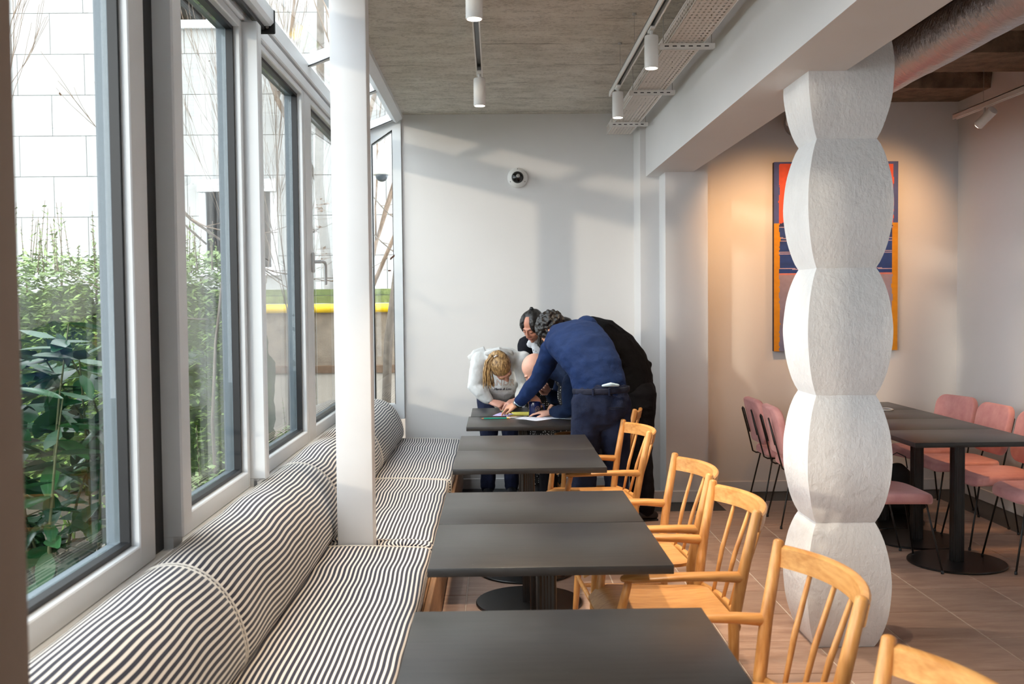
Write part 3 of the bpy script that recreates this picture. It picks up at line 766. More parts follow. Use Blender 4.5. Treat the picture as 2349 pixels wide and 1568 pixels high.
# track and aimed spots lighting the painting, plus added unseen track and spots
t = thing('lighting_track', (3.4, 3, 2.88), 'white lighting track near the right wall', 'track', 'white lighting tracks')
mesh_obj('rail', *join(box(3.382, 3.389, 2.0, 7.33, 2.868, 2.905), box(3.411, 3.418, 2.0, 7.33, 2.868, 2.905), box(3.382, 3.418, 2.0, 7.33, 2.899, 2.907)), M['whitemetal'], t)
for y in (3.0, 5.0, 6.9): mesh_obj('suspension_wire', *cyl((3.4, y, 2.9), (3.4, y, 3.42), .0016, 6), M['steelwire'], t)
t = thing('lighting_track', (2.02, 3, 2.88), 'added white lighting track, unseen, hidden behind the column', 'track', 'white lighting tracks')  # unseen track, added to carry the lamp behind the column
mesh_obj('rail', *join(box(2.002, 2.009, 3.0, 7.0, 2.868, 2.905), box(2.031, 2.038, 3.0, 7.0, 2.868, 2.905), box(2.002, 2.038, 3.0, 7.0, 2.899, 2.907)), M['whitemetal'], t)
for y in (4.0, 6.0): mesh_obj('suspension_wire', *cyl((2.02, y, 2.9), (2.02, y, 3.42), .0016, 6), M['steelwire'], t)
def aimed(p, tgt, label, e, size=60):
    t = thing('spotlight', p, label, 'lamp', 'aimed gallery spotlights')
    a = Vector(p); dr = (Vector(tgt)-a).normalized(); b = a+dr*.06; c = a-dr*.09
    mesh_obj('stem', *cyl((p[0], p[1], 2.868), p, .008, 10), M['whitemetal'], t, True)
    mesh_obj('housing', *loft([c, b], .034, (0, 0, 1), 24, cap=.12), M['whitemetal'], t, True, sharp=40)
    mesh_obj('lens', *loft([b+dr*.0042, b+dr*.005], .027, (0, 0, 1), 20, cap=False), M['lens'], t)
    l = bpy.data.lights.new('spot_beam', 'SPOT'); l.energy = e; l.color = (1, .54, .22); l.spot_size = math.radians(size); l.spot_blend = 1; l.shadow_soft_size = .03
    lo = link(bpy.data.objects.new('spot_beam', l)); lo.parent = t; lo.location = dr*.075; lo.rotation_euler = dr.to_track_quat('-Z', 'Y').to_euler()
aimed((3.40, 6.887, 2.79), (3.0, 7.98, 2.05), 'white spotlight aimed at the painting from the right track', 32, 84)
aimed((2.02, 6.75, 2.79), (2.2, 7.98, 1.85), 'added white spotlight, unseen, aimed at the painting from behind the column', 50, 84)  # lamp added out of sight to light the painting wall
aimed((3.40, 5.2, 2.79), (2.7, 6.6, .8), 'added white spotlight, out of view, aimed at the dining tables', 26, 70)  # extra lamp added beyond the right edge, never in view
aimed((3.40, 5.60, 2.79), (3.24, 5.95, .46), 'assumed white spotlight, out of view, shining down on the near pink seats', 34, 48)  # assumed lamp, out of view, for the orange light on the seats
aimed((3.40, 6.15, 2.79), (3.26, 6.65, .46), 'assumed white spotlight, out of view, shining down on the far pink seats', 34, 48)  # likewise an assumed, unseen lamp for the orange seat light
# dome camera on the back wall
t = thing('dome_camera', (.198, YB, 2.581), 'white dome security camera with black lens on the back wall', 'camera')
Mx = Matrix.Translation((.198, YB, 2.581)) @ Matrix.Rotation(math.radians(90), 4, 'X')
mesh_obj('mount', *xf(lathe([(.083, 0), (.083, .02), (.077, .034), (.056, .048), (.05, .05)], 36), Mx), M['whitemetal'], t, True, sharp=35)
bd = mesh_obj('dome', *xf(ellipsoid((0, 0, .046), (.050, .050, .038), None, 24, 14), Mx), plain('smoked_dome', srgb(16, 17, 19), .08), t, True)
mesh_obj('lens_ring', *xf(lathe([(.014, .082), (.016, .086), (.010, .087)], 16, (0.004, .008, 0)), Mx), M['steelwire'], bd, True)
for q in (90, 210, 330):
    mesh_obj('screw', *xf(lathe([(.004, .034), (.004, .041)], 8, (.068*math.cos(math.radians(q)), .068*math.sin(math.radians(q)), 0)), Mx), M['gasket'], t)
# painting
def painting():
    t = thing('painting', (2.737, YA, 1.14), 'abstract painting in coral, navy, ochre and mauve blocks', 'painting')
    x0, x1, z0, z1 = 2.238, 3.236, 1.142, 2.652
    mesh_obj('canvas_edge', *rbox(x0, x1, 7.952, 7.998, z0, z1, .003, 1), plain('canvas_edge_paint', srgb(48, 47, 66), .8, var=.3, scale=30), t)
    nx, nz = 150, 220; V = []; F = []; cols = []
    for j in range(nz+1):
        for i in range(nx+1): V.append((x0+(x1-x0)*i/nx, 7.9505, z0+(z1-z0)*j/nz))
    rnd = random.Random(4)
    lines = [(.345, .3), (.40, .0), (.415, .4), (.472, .2), (.482, .2), (.565, .1)]
    for j in range(nz):
        for i in range(nx):
            u = (i+.5)/nx; v = 1-(j+.5)/nz
            nz1 = noise.noise(Vector((u*2, v*16, 1)))*.012+noise.noise(Vector((3, v*60, u*2)))*.005
            l, r = .042+nz1, .962+nz1*.8
            br = 1+.10*noise.noise(Vector((u*30, v*60, 5)))+.08*noise.noise(Vector((u*5, v*22, 9)))
            if v < .322+.004*noise.noise(Vector((u*20, 0, 0))):
                c = srgb(66, 80, 142) if (u < l or u > r or v < .012+nz1*.3) else srgb(222, 84, 60)
            elif u < l+.003 or u > r-.008: c = srgb(206, 138, 12)
            elif v < .588:
                c = srgb(26, 60, 128)
                if v < .345: c = srgb(24, 38, 96)
                for lv, sl in lines:
                    if abs(v-lv-.003*math.sin(u*9+lv*30)) < .0026: c = srgb(168, 150, 176)
                br += .25*noise.noise(Vector((u*9, v*40, 2)))
            else:
                k = min(1, (v-.588)/.4); c = tuple(a*(1-k)+b*k for a, b in zip(srgb(150, 134, 148), srgb(112, 118, 152)))
                if v < .596: c = srgb(196, 120, 116)
            cols.append((min(1, c[0]*br), min(1, c[1]*br), min(1, c[2]*br), 1)); a = j*(nx+1)+i
            F.append((a, a+1, a+nx+2, a+nx+1))
    m = NT('oil_paint'); at = m.n('ShaderNodeAttribute'); at.attribute_name = 'paint'; m.base(at.outputs['Color']); m.set(Roughness=.6); m.bump(m.noise(m.world((1, 1, 4)), 60, 4), .25, .003)
    o = mesh_obj('painted_front', V, F, m.m, t)
    ca = o.data.color_attributes.new('paint', 'FLOAT_COLOR', 'CORNER')
    ca.data.foreach_set('color', [x for c in cols for _ in range(4) for x in c])
painting()
# small things at the dining tables
t = thing('notebook', (2.72, 7.50, .752), 'dark notebook at the far end of the dining tables', 'notebook')
mesh_obj('cover', *rbox(2.60, 2.85, 7.42, 7.58, .7515, .766, .003, 1), plain('navy_cover', srgb(38, 36, 66), .5), t)
mesh_obj('pages', *box(2.603, 2.853, 7.423, 7.577, .755, .763), M['piping'], t)
tag(mesh_obj('cable_loop', *loft([(2.83+.045*math.cos(a*math.pi/9), 7.15+.07*math.sin(a*math.pi/9), .7555+.001*math.sin(a)) for a in range(18)], .004, (0, 0, 1), 6, closed=True), M['whitemetal'], None, True), 'small white cable loop lying on the dining table', 'cable')
bagv = fuse(join(loft([(2.93, 7.12, .06), (2.93, 7.14, .16), (2.93, 7.17, .26), (2.93, 7.19, .33)], [(.17, .10), (.17, .10), (.12, .07), (.06, .03)], (1, 0, 0), 16), ellipsoid((2.93, 7.12, .07), (.19, .12, .07))), .012, 4)
t = thing('bag', (2.93, 7.14, 0), 'black bag standing on the floor under the dining tables', 'bag')
mesh_obj('body', *bagv, plain('black_nylon', srgb(14, 14, 16), .7, var=.2, scale=20), t, True)
mesh_obj('strap', *loft([(2.86, 7.18, .32), (2.87, 7.19, .40), (2.93, 7.2, .43), (2.99, 7.19, .40), (3.0, 7.18, .32)], (.012, .003), (0, 1, 0), 6), M['gasket'], t, True)

# ================================================================ outside
def facade_mat():
    t = NT('limestone_cladding'); oi = t.n('ShaderNodeObjectInfo')
    c = t.mix(t.math('MULTIPLY', oi.outputs['Random'], 1.0), srgb(164, 165, 163), srgb(173, 173, 170))
    f = t.noise(t.world(), 1.6, 5); t.base(t.mix(t.math('MULTIPLY', f, .22), c, srgb(156, 159, 160))); t.set(Roughness=.85); return t.m
M['facade'] = facade_mat()
YF = 14.0
fb = thing('neighbour_building', (-4.5, YF, 0), 'pale limestone-clad building across the garden', 'building')
mesh_obj('wall', *box(-13, .6, YF+.03, YF+.5, 0, 9), plain('facade_joint', srgb(142, 143, 142), .9), fb)
pw, ph = .92, .56
pv, pf = box(.004, pw-.004, 0, .035, .004, ph-.004)
pme = bpy.data.meshes.new('panel'); pme.from_pydata(pv, [], pf); pme.materials.append(M['facade'])
wins = [(-4.10, -3.02, 2.02, 3.30), (-4.45, -3.35, 5.42, 7.3)]
rnd = random.Random(2)
for r in range(16):
    for k in range(16):
        x = -13+pw*(k-.5*(r % 2)); z = r*ph
        if x > .2: continue
        hit = [w_ for w_ in wins if x+pw > w_[0] and x < w_[1] and z+ph > w_[2] and z < w_[3]]
        if hit:      # cut the panel around the opening
            a, b, c, d = hit[0]; xa_, xb_ = x+.004, x+pw-.004; za_, zb2 = z+.004, z+ph-.004; pcs = []
            if xa_ < a: pcs.append((xa_, min(a, xb_), za_, zb2))
            if xb_ > b: pcs.append((max(b, xa_), xb_, za_, zb2))
            la, lb = max(xa_, a), min(xb_, b)
            if za_ < c: pcs.append((la, lb, za_, c))
            if zb2 > d: pcs.append((la, lb, d, zb2))
            for q in pcs: mesh_obj('panel', *box(q[0], q[1], YF, YF+.035, q[2], q[3]), M['facade'], fb)
            continue
        o = link(bpy.data.objects.new('panel', pme)); o.location = (x+4.5, 0, z); o.parent = fb
for (a, b, c, dd) in wins:     # infill around each opening, then the window
    w = mesh_obj('window', *join(box(a, a+.09, YF-.02, YF+.05, c, dd), box(b-.09, b, YF-.02, YF+.05, c, dd), box(a, b, YF-.05, YF+.05, dd-.17, dd), box(a-.05, b+.05, YF-.08, YF+.05, c-.05, c+.06), box((a+b)/2-.04, (a+b)/2+.04, YF-.02, YF+.05, c, dd)), M['frame'], fb)
    mesh_obj('pane', *box(a+.09, b-.09, YF+.03, YF+.045, c+.06, dd-.17), plain('dark_window_glass', srgb(52, 60, 66), .06), w)
    mesh_obj('shutter_box', *box(a, b, YF-.09, YF+.02, dd-.17, dd), M['frame'], w)
soil = struct('ground', box(-14, -1.27, -8, 16, .0, .26), plain('soil', srgb(74, 66, 52), .95, var=.3, scale=6, bump=.5, bscale=30), 'planted ground outside')
struct('ground_far', box(-1.27, 6, 8.75, 16, -.1, .2), plain('gravel_path', srgb(138, 128, 114), .95, var=.2, scale=20), 'gravel ground beyond the end window')
# garden wall with yellow pipe
gw = thing('garden_wall', (-1.2, 9.9, 0), 'weathered concrete garden wall with yellow pipe beyond the end window', 'wall')
cm = plain('weathered_concrete', srgb(142, 128, 112), .95, var=.28, scale=9, bump=.6, bscale=60, bdist=.01)
mesh_obj('wall_face', *box(-3.2, 1.6, 9.9, 10.1, .95, 1.47), cm, gw)
mesh_obj('base_course', *box(-3.2, 1.6, 9.8, 10.1, 0, .88), plain('pale_render', srgb(186, 176, 164), .9, var=.1, scale=6), gw)
mesh_obj('ledge', *box(-3.2, 1.6, 9.78, 10.1, .88, .95), plain('rusty_ledge', srgb(116, 92, 72), .9, var=.25, scale=16), gw)
mesh_obj('pipe', *cyl((-3.2, 9.86, 1.515), (1.6, 9.86, 1.515), .044, 16), plain('yellow_paint', srgb(236, 196, 22), .45, var=.12, scale=30), gw, True)
mesh_obj('moss_board', *join(box(-3.2, 1.6, 9.93, 10.05, 1.565, 1.64), box(-3.2, 1.6, 9.95, 10.05, 1.645, 1.705)), plain('mossy_board', srgb(108, 120, 76), .95, var=.4, scale=18), gw)
# outdoor dome camera hanging outside the end window
oc = thing('outdoor_camera', (-.985, 8.9, 2.9), 'white outdoor dome camera seen through the end window', 'camera')
mesh_obj('housing', *lathe([(.086, -.165), (.088, -.15), (.080, -.10), (.055, -.075), (.042, -.055), (.038, .0), (.03, .03)], 28, (-.99, 8.9, 2.86)), M['whitemetal'], oc, True)
mesh_obj('dome', *ellipsoid((-.99, 8.9, 2.692), (.058, .058, .058)), plain('clear_dome', srgb(70, 78, 86), .08), oc, True)
mesh_obj('arm', *join(loft([(-.99, 8.9, 2.88), (-.99, 8.86, 2.97), (-.99, 8.75, 3.02), (-.99, 8.5, 3.03)], .026, (1, 0, 0), 12)), M['whitemetal'], oc, True)
# plants
bark = plain('grey_bark', srgb(112, 102, 92), .95, var=.25, scale=20)
twigm = plain('twig_bark', srgb(126, 108, 92), .9, var=.2, scale=20)
deadm = plain('dry_leaf', srgb(150, 112, 92), .8, var=.3, scale=30)
def grow(rnd, p, d, L, r, depth, out, up=.12, spread=.55, kids=3, tips=None):
    pts = [p]; q = p.copy(); dd = d.copy(); n = 5
    for i in range(n):
        dd = (dd+Vector((rnd.uniform(-1, 1), rnd.uniform(-1, 1), rnd.uniform(-.6, 1)))*.13+Vector((0, 0, up*.5))).normalized()
        q = q+dd*L/n; pts.append(q.copy())
    out.append(loft(pts, [max(.0013, r*(1-.6*i/n)) for i in range(n+1)], (1, .2, .1), 5, cap=False))
    if depth == 0:
        if tips is not None: tips.append(q.copy())
        return
    for k in range(kids+(1 if depth > 1 else 0)):
        f = rnd.uniform(.25, 1); b = pts[min(n, max(1, int(f*n)))]
        nd = (dd+Vector((rnd.uniform(-1, 1), rnd.uniform(-1, 1), rnd.uniform(-.3, .7)))*spread).normalized()
        grow(rnd, b.copy(), nd, L*rnd.uniform(.45, .72), max(.0016, r*.5), depth-1, out, up, spread, kids, tips)
def bare_tree(name, loc, stems, label, seed, group=None, leaves=0):
    rnd = random.Random(seed); t = thing(name, loc, label, 'tree', group); tr = []; br = []; tips = []
    for (o_, d_, L, r, dep, kids, spread) in stems:
        tmp = []; grow(rnd, Vector(loc)+Vector(o_), Vector(d_).normalized(), L, r, dep, tmp, .10, spread, kids, tips)
        tr.append(tmp[0]); br += tmp[1:]
    mesh_obj('trunk', *join(*tr), bark, t, True)
    if br: mesh_obj('branches', *join(*br), twigm, t, True)
    if leaves:
        lv = []
        for k in range(leaves):
            c = rnd.choice(tips)+Vector((rnd.uniform(-.05, .05), rnd.uniform(-.05, .05), rnd.uniform(-.1, .02))); a = rnd.uniform(0, 6.28); s = rnd.uniform(.015, .035)
            u = Vector((math.cos(a), math.sin(a), rnd.uniform(-.6, .2)))*s; w = Vector((-math.sin(a), math.cos(a), rnd.uniform(-.5, .5)))*s*.5
            lv.append(([tuple(c-u), tuple(c+w), tuple(c+u), tuple(c-w)], [(0, 1, 2, 3)]))
        mesh_obj('dry_leaves', *join(*lv), deadm, t)['kind'] = 'stuff'
    return t
bare_tree('espalier_tree', (-1.95, 8.9, .2), [((-.05, 0, 0), (-.06, 0, 1), 3.3, .007, 3, 4, .30), ((.08, .1, 0), (-.01, 0, 1), 3.6, .008, 3, 4, .30), ((.22, 0, 0), (.03, 0, 1), 3.3, .007, 3, 4, .30)], 'bare climbing tree behind the third window', 3, 'bare trees', 60)
bare_tree('tall_tree', (-1.72, 11.6, 0), [((0, 0, 0), (-.07, 0, 1), 7.5, .075, 3, 3, .4), ((.12, .3, 0), (-.03, 0, 1), 7.0, .055, 3, 3, .4)], 'tall bare tree seen through the roof glazing', 8, 'bare trees', 60)
bare_tree('end_tree', (-1.06, 9.35, 0), [((0, 0, 0), (.012, 0, 1), 6.0, .05, 0, 1, .5)], 'dark tree trunk beyond the end window', 5, 'bare trees')
bare_tree('vine', (-1.12, 9.3, 1.2), [((0, 0, 1.0), (.5, -.05, -.6), .55, .006, 1, 3, .4), ((0, 0, 1.35), (.55, -.1, -.75), .6, .006, 1, 3, .4)], 'dry vine with brown leaves on the trunk outside the end window', 11, None, 60)
bare_tree('sapling', (-2.93, 6.2, .26), [((0, 0, .9), (.02, 0, 1), 2.0, .009, 3, 3, .28), ((-.12, .1, .9), (-.03, 0, 1), 2.0, .008, 3, 3, .28)], 'bare sapling behind the hedge at the left edge', 21, 'bare trees')
bare_tree('leaning_branch', (-2.02, 6.6, .26), [((.16, 0, 0), (.02, .1, 1), 2.6, .014, 0, 1, .4), ((0.1, .1, 1.7), (-.75, -.1, .62), .95, .008, 2, 3, .25), ((-.1, 0, 2.0), (.62, .2, -.9), .9, .012, 2, 2, .3), ((.1, .1, 1.2), (-.8, -.1, -.1), .8, .005, 1, 2, .3)], 'bare branch reaching across the first window', 14, 'bare trees', 26)
def leaf_mesh(L, Wd, mat, curl=.18):
    V = []; F = []; n = 6
    for i in range(n+1):
        s = i/n; w = Wd*math.sin(math.pi*min(1, s*.93+.035))**.8*(1-.15*s); x = L*s; z = -curl*L*s*s
        V += [(x, -w, z+.10*w), (x, 0, z-.12*w), (x, w, z+.10*w)]
    for i in range(n):
        a = i*3; F += [(a, a+3, a+4, a+1), (a+1, a+4, a+5, a+2)]
    m = bpy.data.meshes.new('leaf'); m.from_pydata(V, [], F); m.materials.append(mat); m.polygons.foreach_set('use_smooth', [True]*len(F)); return m
def leafmat(name, a, b, rough):
    t = NT(name); oi = t.n('ShaderNodeObjectInfo'); t.base(t.mix(oi.outputs['Random'], a, b)); t.set(Roughness=rough); return t.m
lm = leafmat('laurel_leaf', srgb(22, 62, 38), srgb(52, 98, 52), .22)
lmeshes = [leaf_mesh(.19, .045, lm), leaf_mesh(.15, .038, lm, .3), leaf_mesh(.21, .05, lm, .1)]
rnd = random.Random(12)
ls = thing('laurel_shrub', (-1.95, 4.15, .26), 'glossy dark green laurel shrub right outside the first window', 'shrub')
stems = []
for k in range(18):
    b = Vector((-1.92+rnd.uniform(-.40, .32), 4.05+rnd.uniform(-.55, .62), .26)); h = rnd.uniform(.85, 1.30); lean = Vector((rnd.uniform(-.3, .25), rnd.uniform(-.3, .3), 0))
    pts = [b+lean*h*f*f+Vector((0, 0, h*f)) for f in (0, .25, .5, .75, 1)]
    stems.append(loft(pts, [.008, .007, .006, .005, .003], (1, 0, 0), 6))
    for f in [.16+.84*i/15 for i in range(16)]:
        p = b+lean*h*f*f+Vector((0, 0, h*f)); o = link(bpy.data.objects.new('leaf', rnd.choice(lmeshes)))
        o.parent = ls; o.location = p-Vector((-1.95, 4.15, .26))
        o.rotation_euler = (rnd.uniform(-.5, .5), rnd.uniform(-.35, .75), rnd.uniform(0, 6.28)); s = rnd.uniform(.7, 1.12); o.scale = (s, s, s)
        wx = p.x+.16*math.cos(o.rotation_euler.z)
        if wx > -1.40: o.rotation_euler.z = math.pi+rnd.uniform(-.9, .9)
dv = []
for k in range(520):
    c = Vector((rnd.uniform(-2.75, -1.62), rnd.uniform(3.9, 5.3), rnd.uniform(.32, 1.42))); a = rnd.uniform(0, 6.28); s = rnd.uniform(.07, .11)
    u = Vector((math.cos(a), math.sin(a), rnd.uniform(-.6, .3)))*s; w_ = Vector((-math.sin(a), math.cos(a), rnd.uniform(-.4, .4)))*s*.42
    dv.append(([tuple(c-u), tuple(c-u*.3-w_), tuple(c+u*.4-w_*.8), tuple(c+u), tuple(c+u*.4+w_*.8), tuple(c-u*.3+w_)], [(0, 1, 2, 3, 4, 5)]))
mesh_obj('inner_leaves', *join(*dv), plain('inner_laurel_leaf', srgb(36, 74, 44), .35, var=.35, scale=9), ls)['kind'] = 'stuff'
mesh_obj('stems', *join(*stems), plain('laurel_stem', srgb(70, 76, 40), .7), ls, True)
def wrinkle0(VF, amp, f):
    return [tuple(Vector(v)+amp*noise.noise_vector(Vector(v)*f)) for v in VF[0]], VF[1]
# clipped hedge: thousands of small leaves on twigs
def hedge(name, x0, x1, y0, y1, z0, z1, n, label, seed, sprigs):
    rnd = random.Random(seed); t = thing(name, ((x0+x1)/2, (y0+y1)/2, z0), label, 'hedge'); V = []; F = []; tw = []
    def lf(c, s, up):
        a = rnd.uniform(0, 6.28); u = Vector((math.cos(a), math.sin(a), rnd.uniform(-.3, up)))*s; w = Vector((-math.sin(a), math.cos(a), rnd.uniform(-.6, .6)))*s*.45; k = len(V)
        V.extend([tuple(c-u), tuple(c-w), tuple(c+u), tuple(c+w)]); F.append((k, k+1, k+2, k+3))
    for i in range(n):
        f = rnd.random()**.75; c = Vector((rnd.uniform(x0, x1), rnd.uniform(y0, y1), z0+(z1-z0)*f+.06*noise.noise(Vector((i*.37, 0, 0)))))
        c.z -= .12*max(0, noise.noise(Vector((c.x*2, c.y*2, 0)))+.2); lf(c, rnd.uniform(.017, .034), .7)
    for i in range(sprigs):
        b = Vector((rnd.uniform(x0, x1), rnd.uniform(y0, y1), z1-.15)); h = rnd.uniform(.2, .58); d_ = Vector((rnd.uniform(-.12, .12), rnd.uniform(-.1, .1), 1))
        tw.append(loft([b, b+d_*h*.5, b+d_*h], [.004, .003, .0018], (1, 0, 0), 5, cap=False))
        for j in range(9): lf(b+d_*h*(.3+.7*j/9), rnd.uniform(.012, .024), 1.2)
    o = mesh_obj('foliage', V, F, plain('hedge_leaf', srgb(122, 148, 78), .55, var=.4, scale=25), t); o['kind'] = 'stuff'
    mesh_obj('twigs', *join(*tw), twigm, t, True)
    if x1-x0 > 1:
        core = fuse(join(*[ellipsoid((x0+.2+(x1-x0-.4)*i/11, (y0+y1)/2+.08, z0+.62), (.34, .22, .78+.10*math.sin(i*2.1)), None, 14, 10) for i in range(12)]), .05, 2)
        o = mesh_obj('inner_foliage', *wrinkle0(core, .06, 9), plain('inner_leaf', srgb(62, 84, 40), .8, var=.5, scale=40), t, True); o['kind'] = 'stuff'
    mesh_obj('inner_wood', *join(*[loft([(x0+(x1-x0)*(i+.5)/14, (y0+y1)/2, z0), (x0+(x1-x0)*(i+.4)/14, (y0+y1)/2+.1, z1-.2)], [.02, .008], (1, 0, 0), 6) for i in range(14)]), twigm, t, True)
hedge('clipped_hedge', -5.2, -1.72, 6.75, 7.5, .26, 1.94, 36000, 'clipped green hedge with long new shoots outside the first window', 6, 110)
hedge('low_hedge', -1.7, -1.35, 5.3, 7.9, .26, .62, 1800, 'low green planting under the second window', 16, 8)
# pebble strip
pb = []
rnd = random.Random(9)
for k in range(520):
    x, y = rnd.uniform(-2.1, -1.3), rnd.uniform(2.6, 7.5)
    s = rnd.uniform(.016, .04); pb.append(ellipsoid((x, y, .27+s*.25), (s, s*rnd.uniform(.6, 1), s*.6), Matrix.Rotation(rnd.uniform(0, 3), 3, 'Z'), 7, 5))
pe = mesh_obj('pebbles', *join(*pb), plain('pale_pebble', srgb(178, 172, 160), .8, var=.25, scale=12), None, True)
tag(pe, 'pale pebbles on the ground below the windows', 'pebbles', None, 'stuff')
gv = []
for k in range(260):
    x, y = rnd.uniform(-2.5, -1.32), rnd.uniform(2.4, 6.5); h = rnd.uniform(.08, .22); a = rnd.uniform(0, 6.28); e = Vector((math.cos(a), math.sin(a), 0))
    b = Vector((x, y, .26)); w = e.cross(Vector((0, 0, 1)))*.004; t_ = b+e*h*.5+Vector((0, 0, h))
    gv.append(([tuple(b-w), tuple(b+w), tuple(b+e*h*.2+Vector((0, 0, h*.6))+w*.7), tuple(t_), tuple(b+e*h*.2+Vector((0, 0, h*.6))-w*.7)], [(0, 1, 2, 3, 4)]))
tag(mesh_obj('grass_tufts', *join(*gv), plain('grass_blade', srgb(112, 142, 66), .7, var=.3), None), 'thin grass tufts among the pebbles', 'grass', None, 'stuff')

# ================================================================ people
def skinmat(name, c):
    t = NT(name); f = t.noise(t.world(), 40, 3); t.base(t.ramp(f, [(.3, tuple(x*.9 for x in c[:3])+(1,)), (.7, c)])); t.set(Roughness=.5)
    return t.m
def clothmat(name, c, var=.12, bs=220, rough=.9, fold=.5):
    t = NT(name); f = t.noise(t.world(), 16, 4); lo = tuple(x*(1-var) for x in c[:3])+(1,); hi = tuple(min(1, x*(1+var)) for x in c[:3])+(1,)
    t.base(t.ramp(f, [(.3, lo), (.7, hi)])); t.set(Roughness=rough); t.b.inputs['Specular IOR Level'].default_value = .2
    w = t.noise(t.world(), 13, 2, .5); k = t.noise(t.world(), bs, 2); t.bump(t.math('ADD', w, t.math('MULTIPLY', k, .12)), fold, .03); return t.m
def hairmat(name, a, b, rough=.38):
    t = NT(name); f = t.noise(t.coords('Object', (60, 14, 14)), 3, 4); t.base(t.ramp(f, [(.35, a), (.65, b)])); t.set(Roughness=rough); t.bump(f, .6, .006); return t.m
def polka(name):
    t = NT(name); v = t.n('ShaderNodeTexVoronoi', Scale=62.0); v.inputs['Randomness'].default_value = .35; t.l(t.world(), v.inputs['Vector'])
    t.base(t.mix(t.math('LESS_THAN', v.outputs['Distance'], .26), srgb(14, 14, 17), srgb(226, 226, 226))); t.set(Roughness=.8); return t.m
def frame(face, up):
    y = Vector(face).normalized(); x = y.cross(Vector(up)).normalized(); z = x.cross(y)
    return Matrix(((x.x, y.x, z.x), (x.y, y.y, z.y), (x.z, y.z, z.z)))
def at(c, R): return Matrix.Translation(Vector(c)) @ R.to_4x4()
def head_shapes(Mh, female):
    k = .96 if female else 1.0
    L = [ellipsoid((0, -.015, .030), (.073, .092, .082), None, 20, 14), ellipsoid((0, .028, -.028), (.060, .062, .083), None, 18, 12), ellipsoid((0, .034, -.075), (.043*k, .043, .036)),
         ellipsoid((0, .070, -.097), (.017, .013, .014)), loft([(0, .086, .016), (0, .096, -.006), (0, .106, -.027)], [(.007, .008), (.009, .010), (.0125, .010)], (1, 0, 0), 10), ellipsoid((0, .105, -.029), (.0135, .011, .010)),
         ellipsoid((.011, .096, -.034), (.008, .009, .007)), ellipsoid((-.011, .096, -.034), (.008, .009, .007)),
         ellipsoid((0, .076, .026), (.046, .014, .011)), ellipsoid((0, .0855, -.0585), (.021, .0085, .0055)), ellipsoid((0, .0835, -.0685), (.0185, .0085, .0062))]
    for s in (-1, 1):
        L += [ellipsoid((s*.032, .060, -.030), (.022, .020, .020)), ellipsoid((s*.076, -.012, -.006), (.0075, .018, .030), Matrix.Rotation(s*.25, 3, 'Z')), ellipsoid((s*.031, .0745, .004), (.0155, .0115, .0095))]
    return [xf(v, Mh) for v in L]
def hand_shapes(w, dr, back, side, curls, thumb=0., spread=.10):
    """w wrist, dr finger direction, back = back-of-hand normal, side = +1 if thumb on +Y of the local frame"""
    x = Vector(dr).normalized(); z = Vector(back); z = (z-x*z.dot(x)).normalized(); y = z.cross(x)
    Mh = Matrix(((x.x, y.x, z.x, w[0]), (x.y, y.y, z.y, w[1]), (x.z, y.z, z.z, w[2]), (0, 0, 0, 1)))
    L = [loft([(-.04, 0, 0), (0, 0, 0), (.025, 0, 0), (.06, .001*side, .001), (.092, 0, 0)], [(.026, .020), (.026, .018), (.034, .017), (.040, .015), (.039, .012)], (0, 1, 0), 14)]
    fl = [(.030, (.042, .026, .020)), (.0105, (.046, .029, .022)), (-.009, (.043, .027, .021)), (-.027, (.033, .021, .018))]
    for k, (y0, ph) in enumerate(fl):
        c = curls[k]; p = Vector((.088-.006*(k == 3), y0*side, .001)); a = 0; pts = [Vector((.06, y0*.9*side, 0)), p.copy()]; sp = (1.5-k)*spread*side
        for i in range(3):
            a += c[i]; p = p+Vector((math.cos(a)*math.cos(sp), math.cos(a)*math.sin(sp), -math.sin(a)))*ph[i]; pts.append(p.copy())
        L.append(loft(pts, [.0085, .0092, .0085, .0076, .0062], (0, 1, 0), 10))
    t = thumb
    L.append(loft([(.012, .016*side, -.006), (.040, .040*side, -.012), (.068, (.054-.02*t)*side, -.018-.01*t), (.092, (.058-.034*t)*side, -.024-.012*t)], [.015, .0125, .0100, .0075], (0, 0, 1), 10))
    return [xf(v, Mh) for v in L]
def wrinkle(VF, amp, freq, seed=0.):
    me = bpy.data.meshes.new('t'); me.from_pydata(VF[0], [], VF[1]); me.update()
    out = []
    for v, n in zip(me.vertices, me.vertex_normals):
        p = v.co; s = amp*(noise.noise(Vector((p.x*freq+seed, p.y*freq, p.z*freq*1.5)))+.5*noise.noise(Vector((p.x*freq*2.3, p.y*freq*2.3+seed, p.z*freq*3))))
        out.append(tuple(p+n.vector*s))
    bpy.data.meshes.remove(me); return out, VF[1]
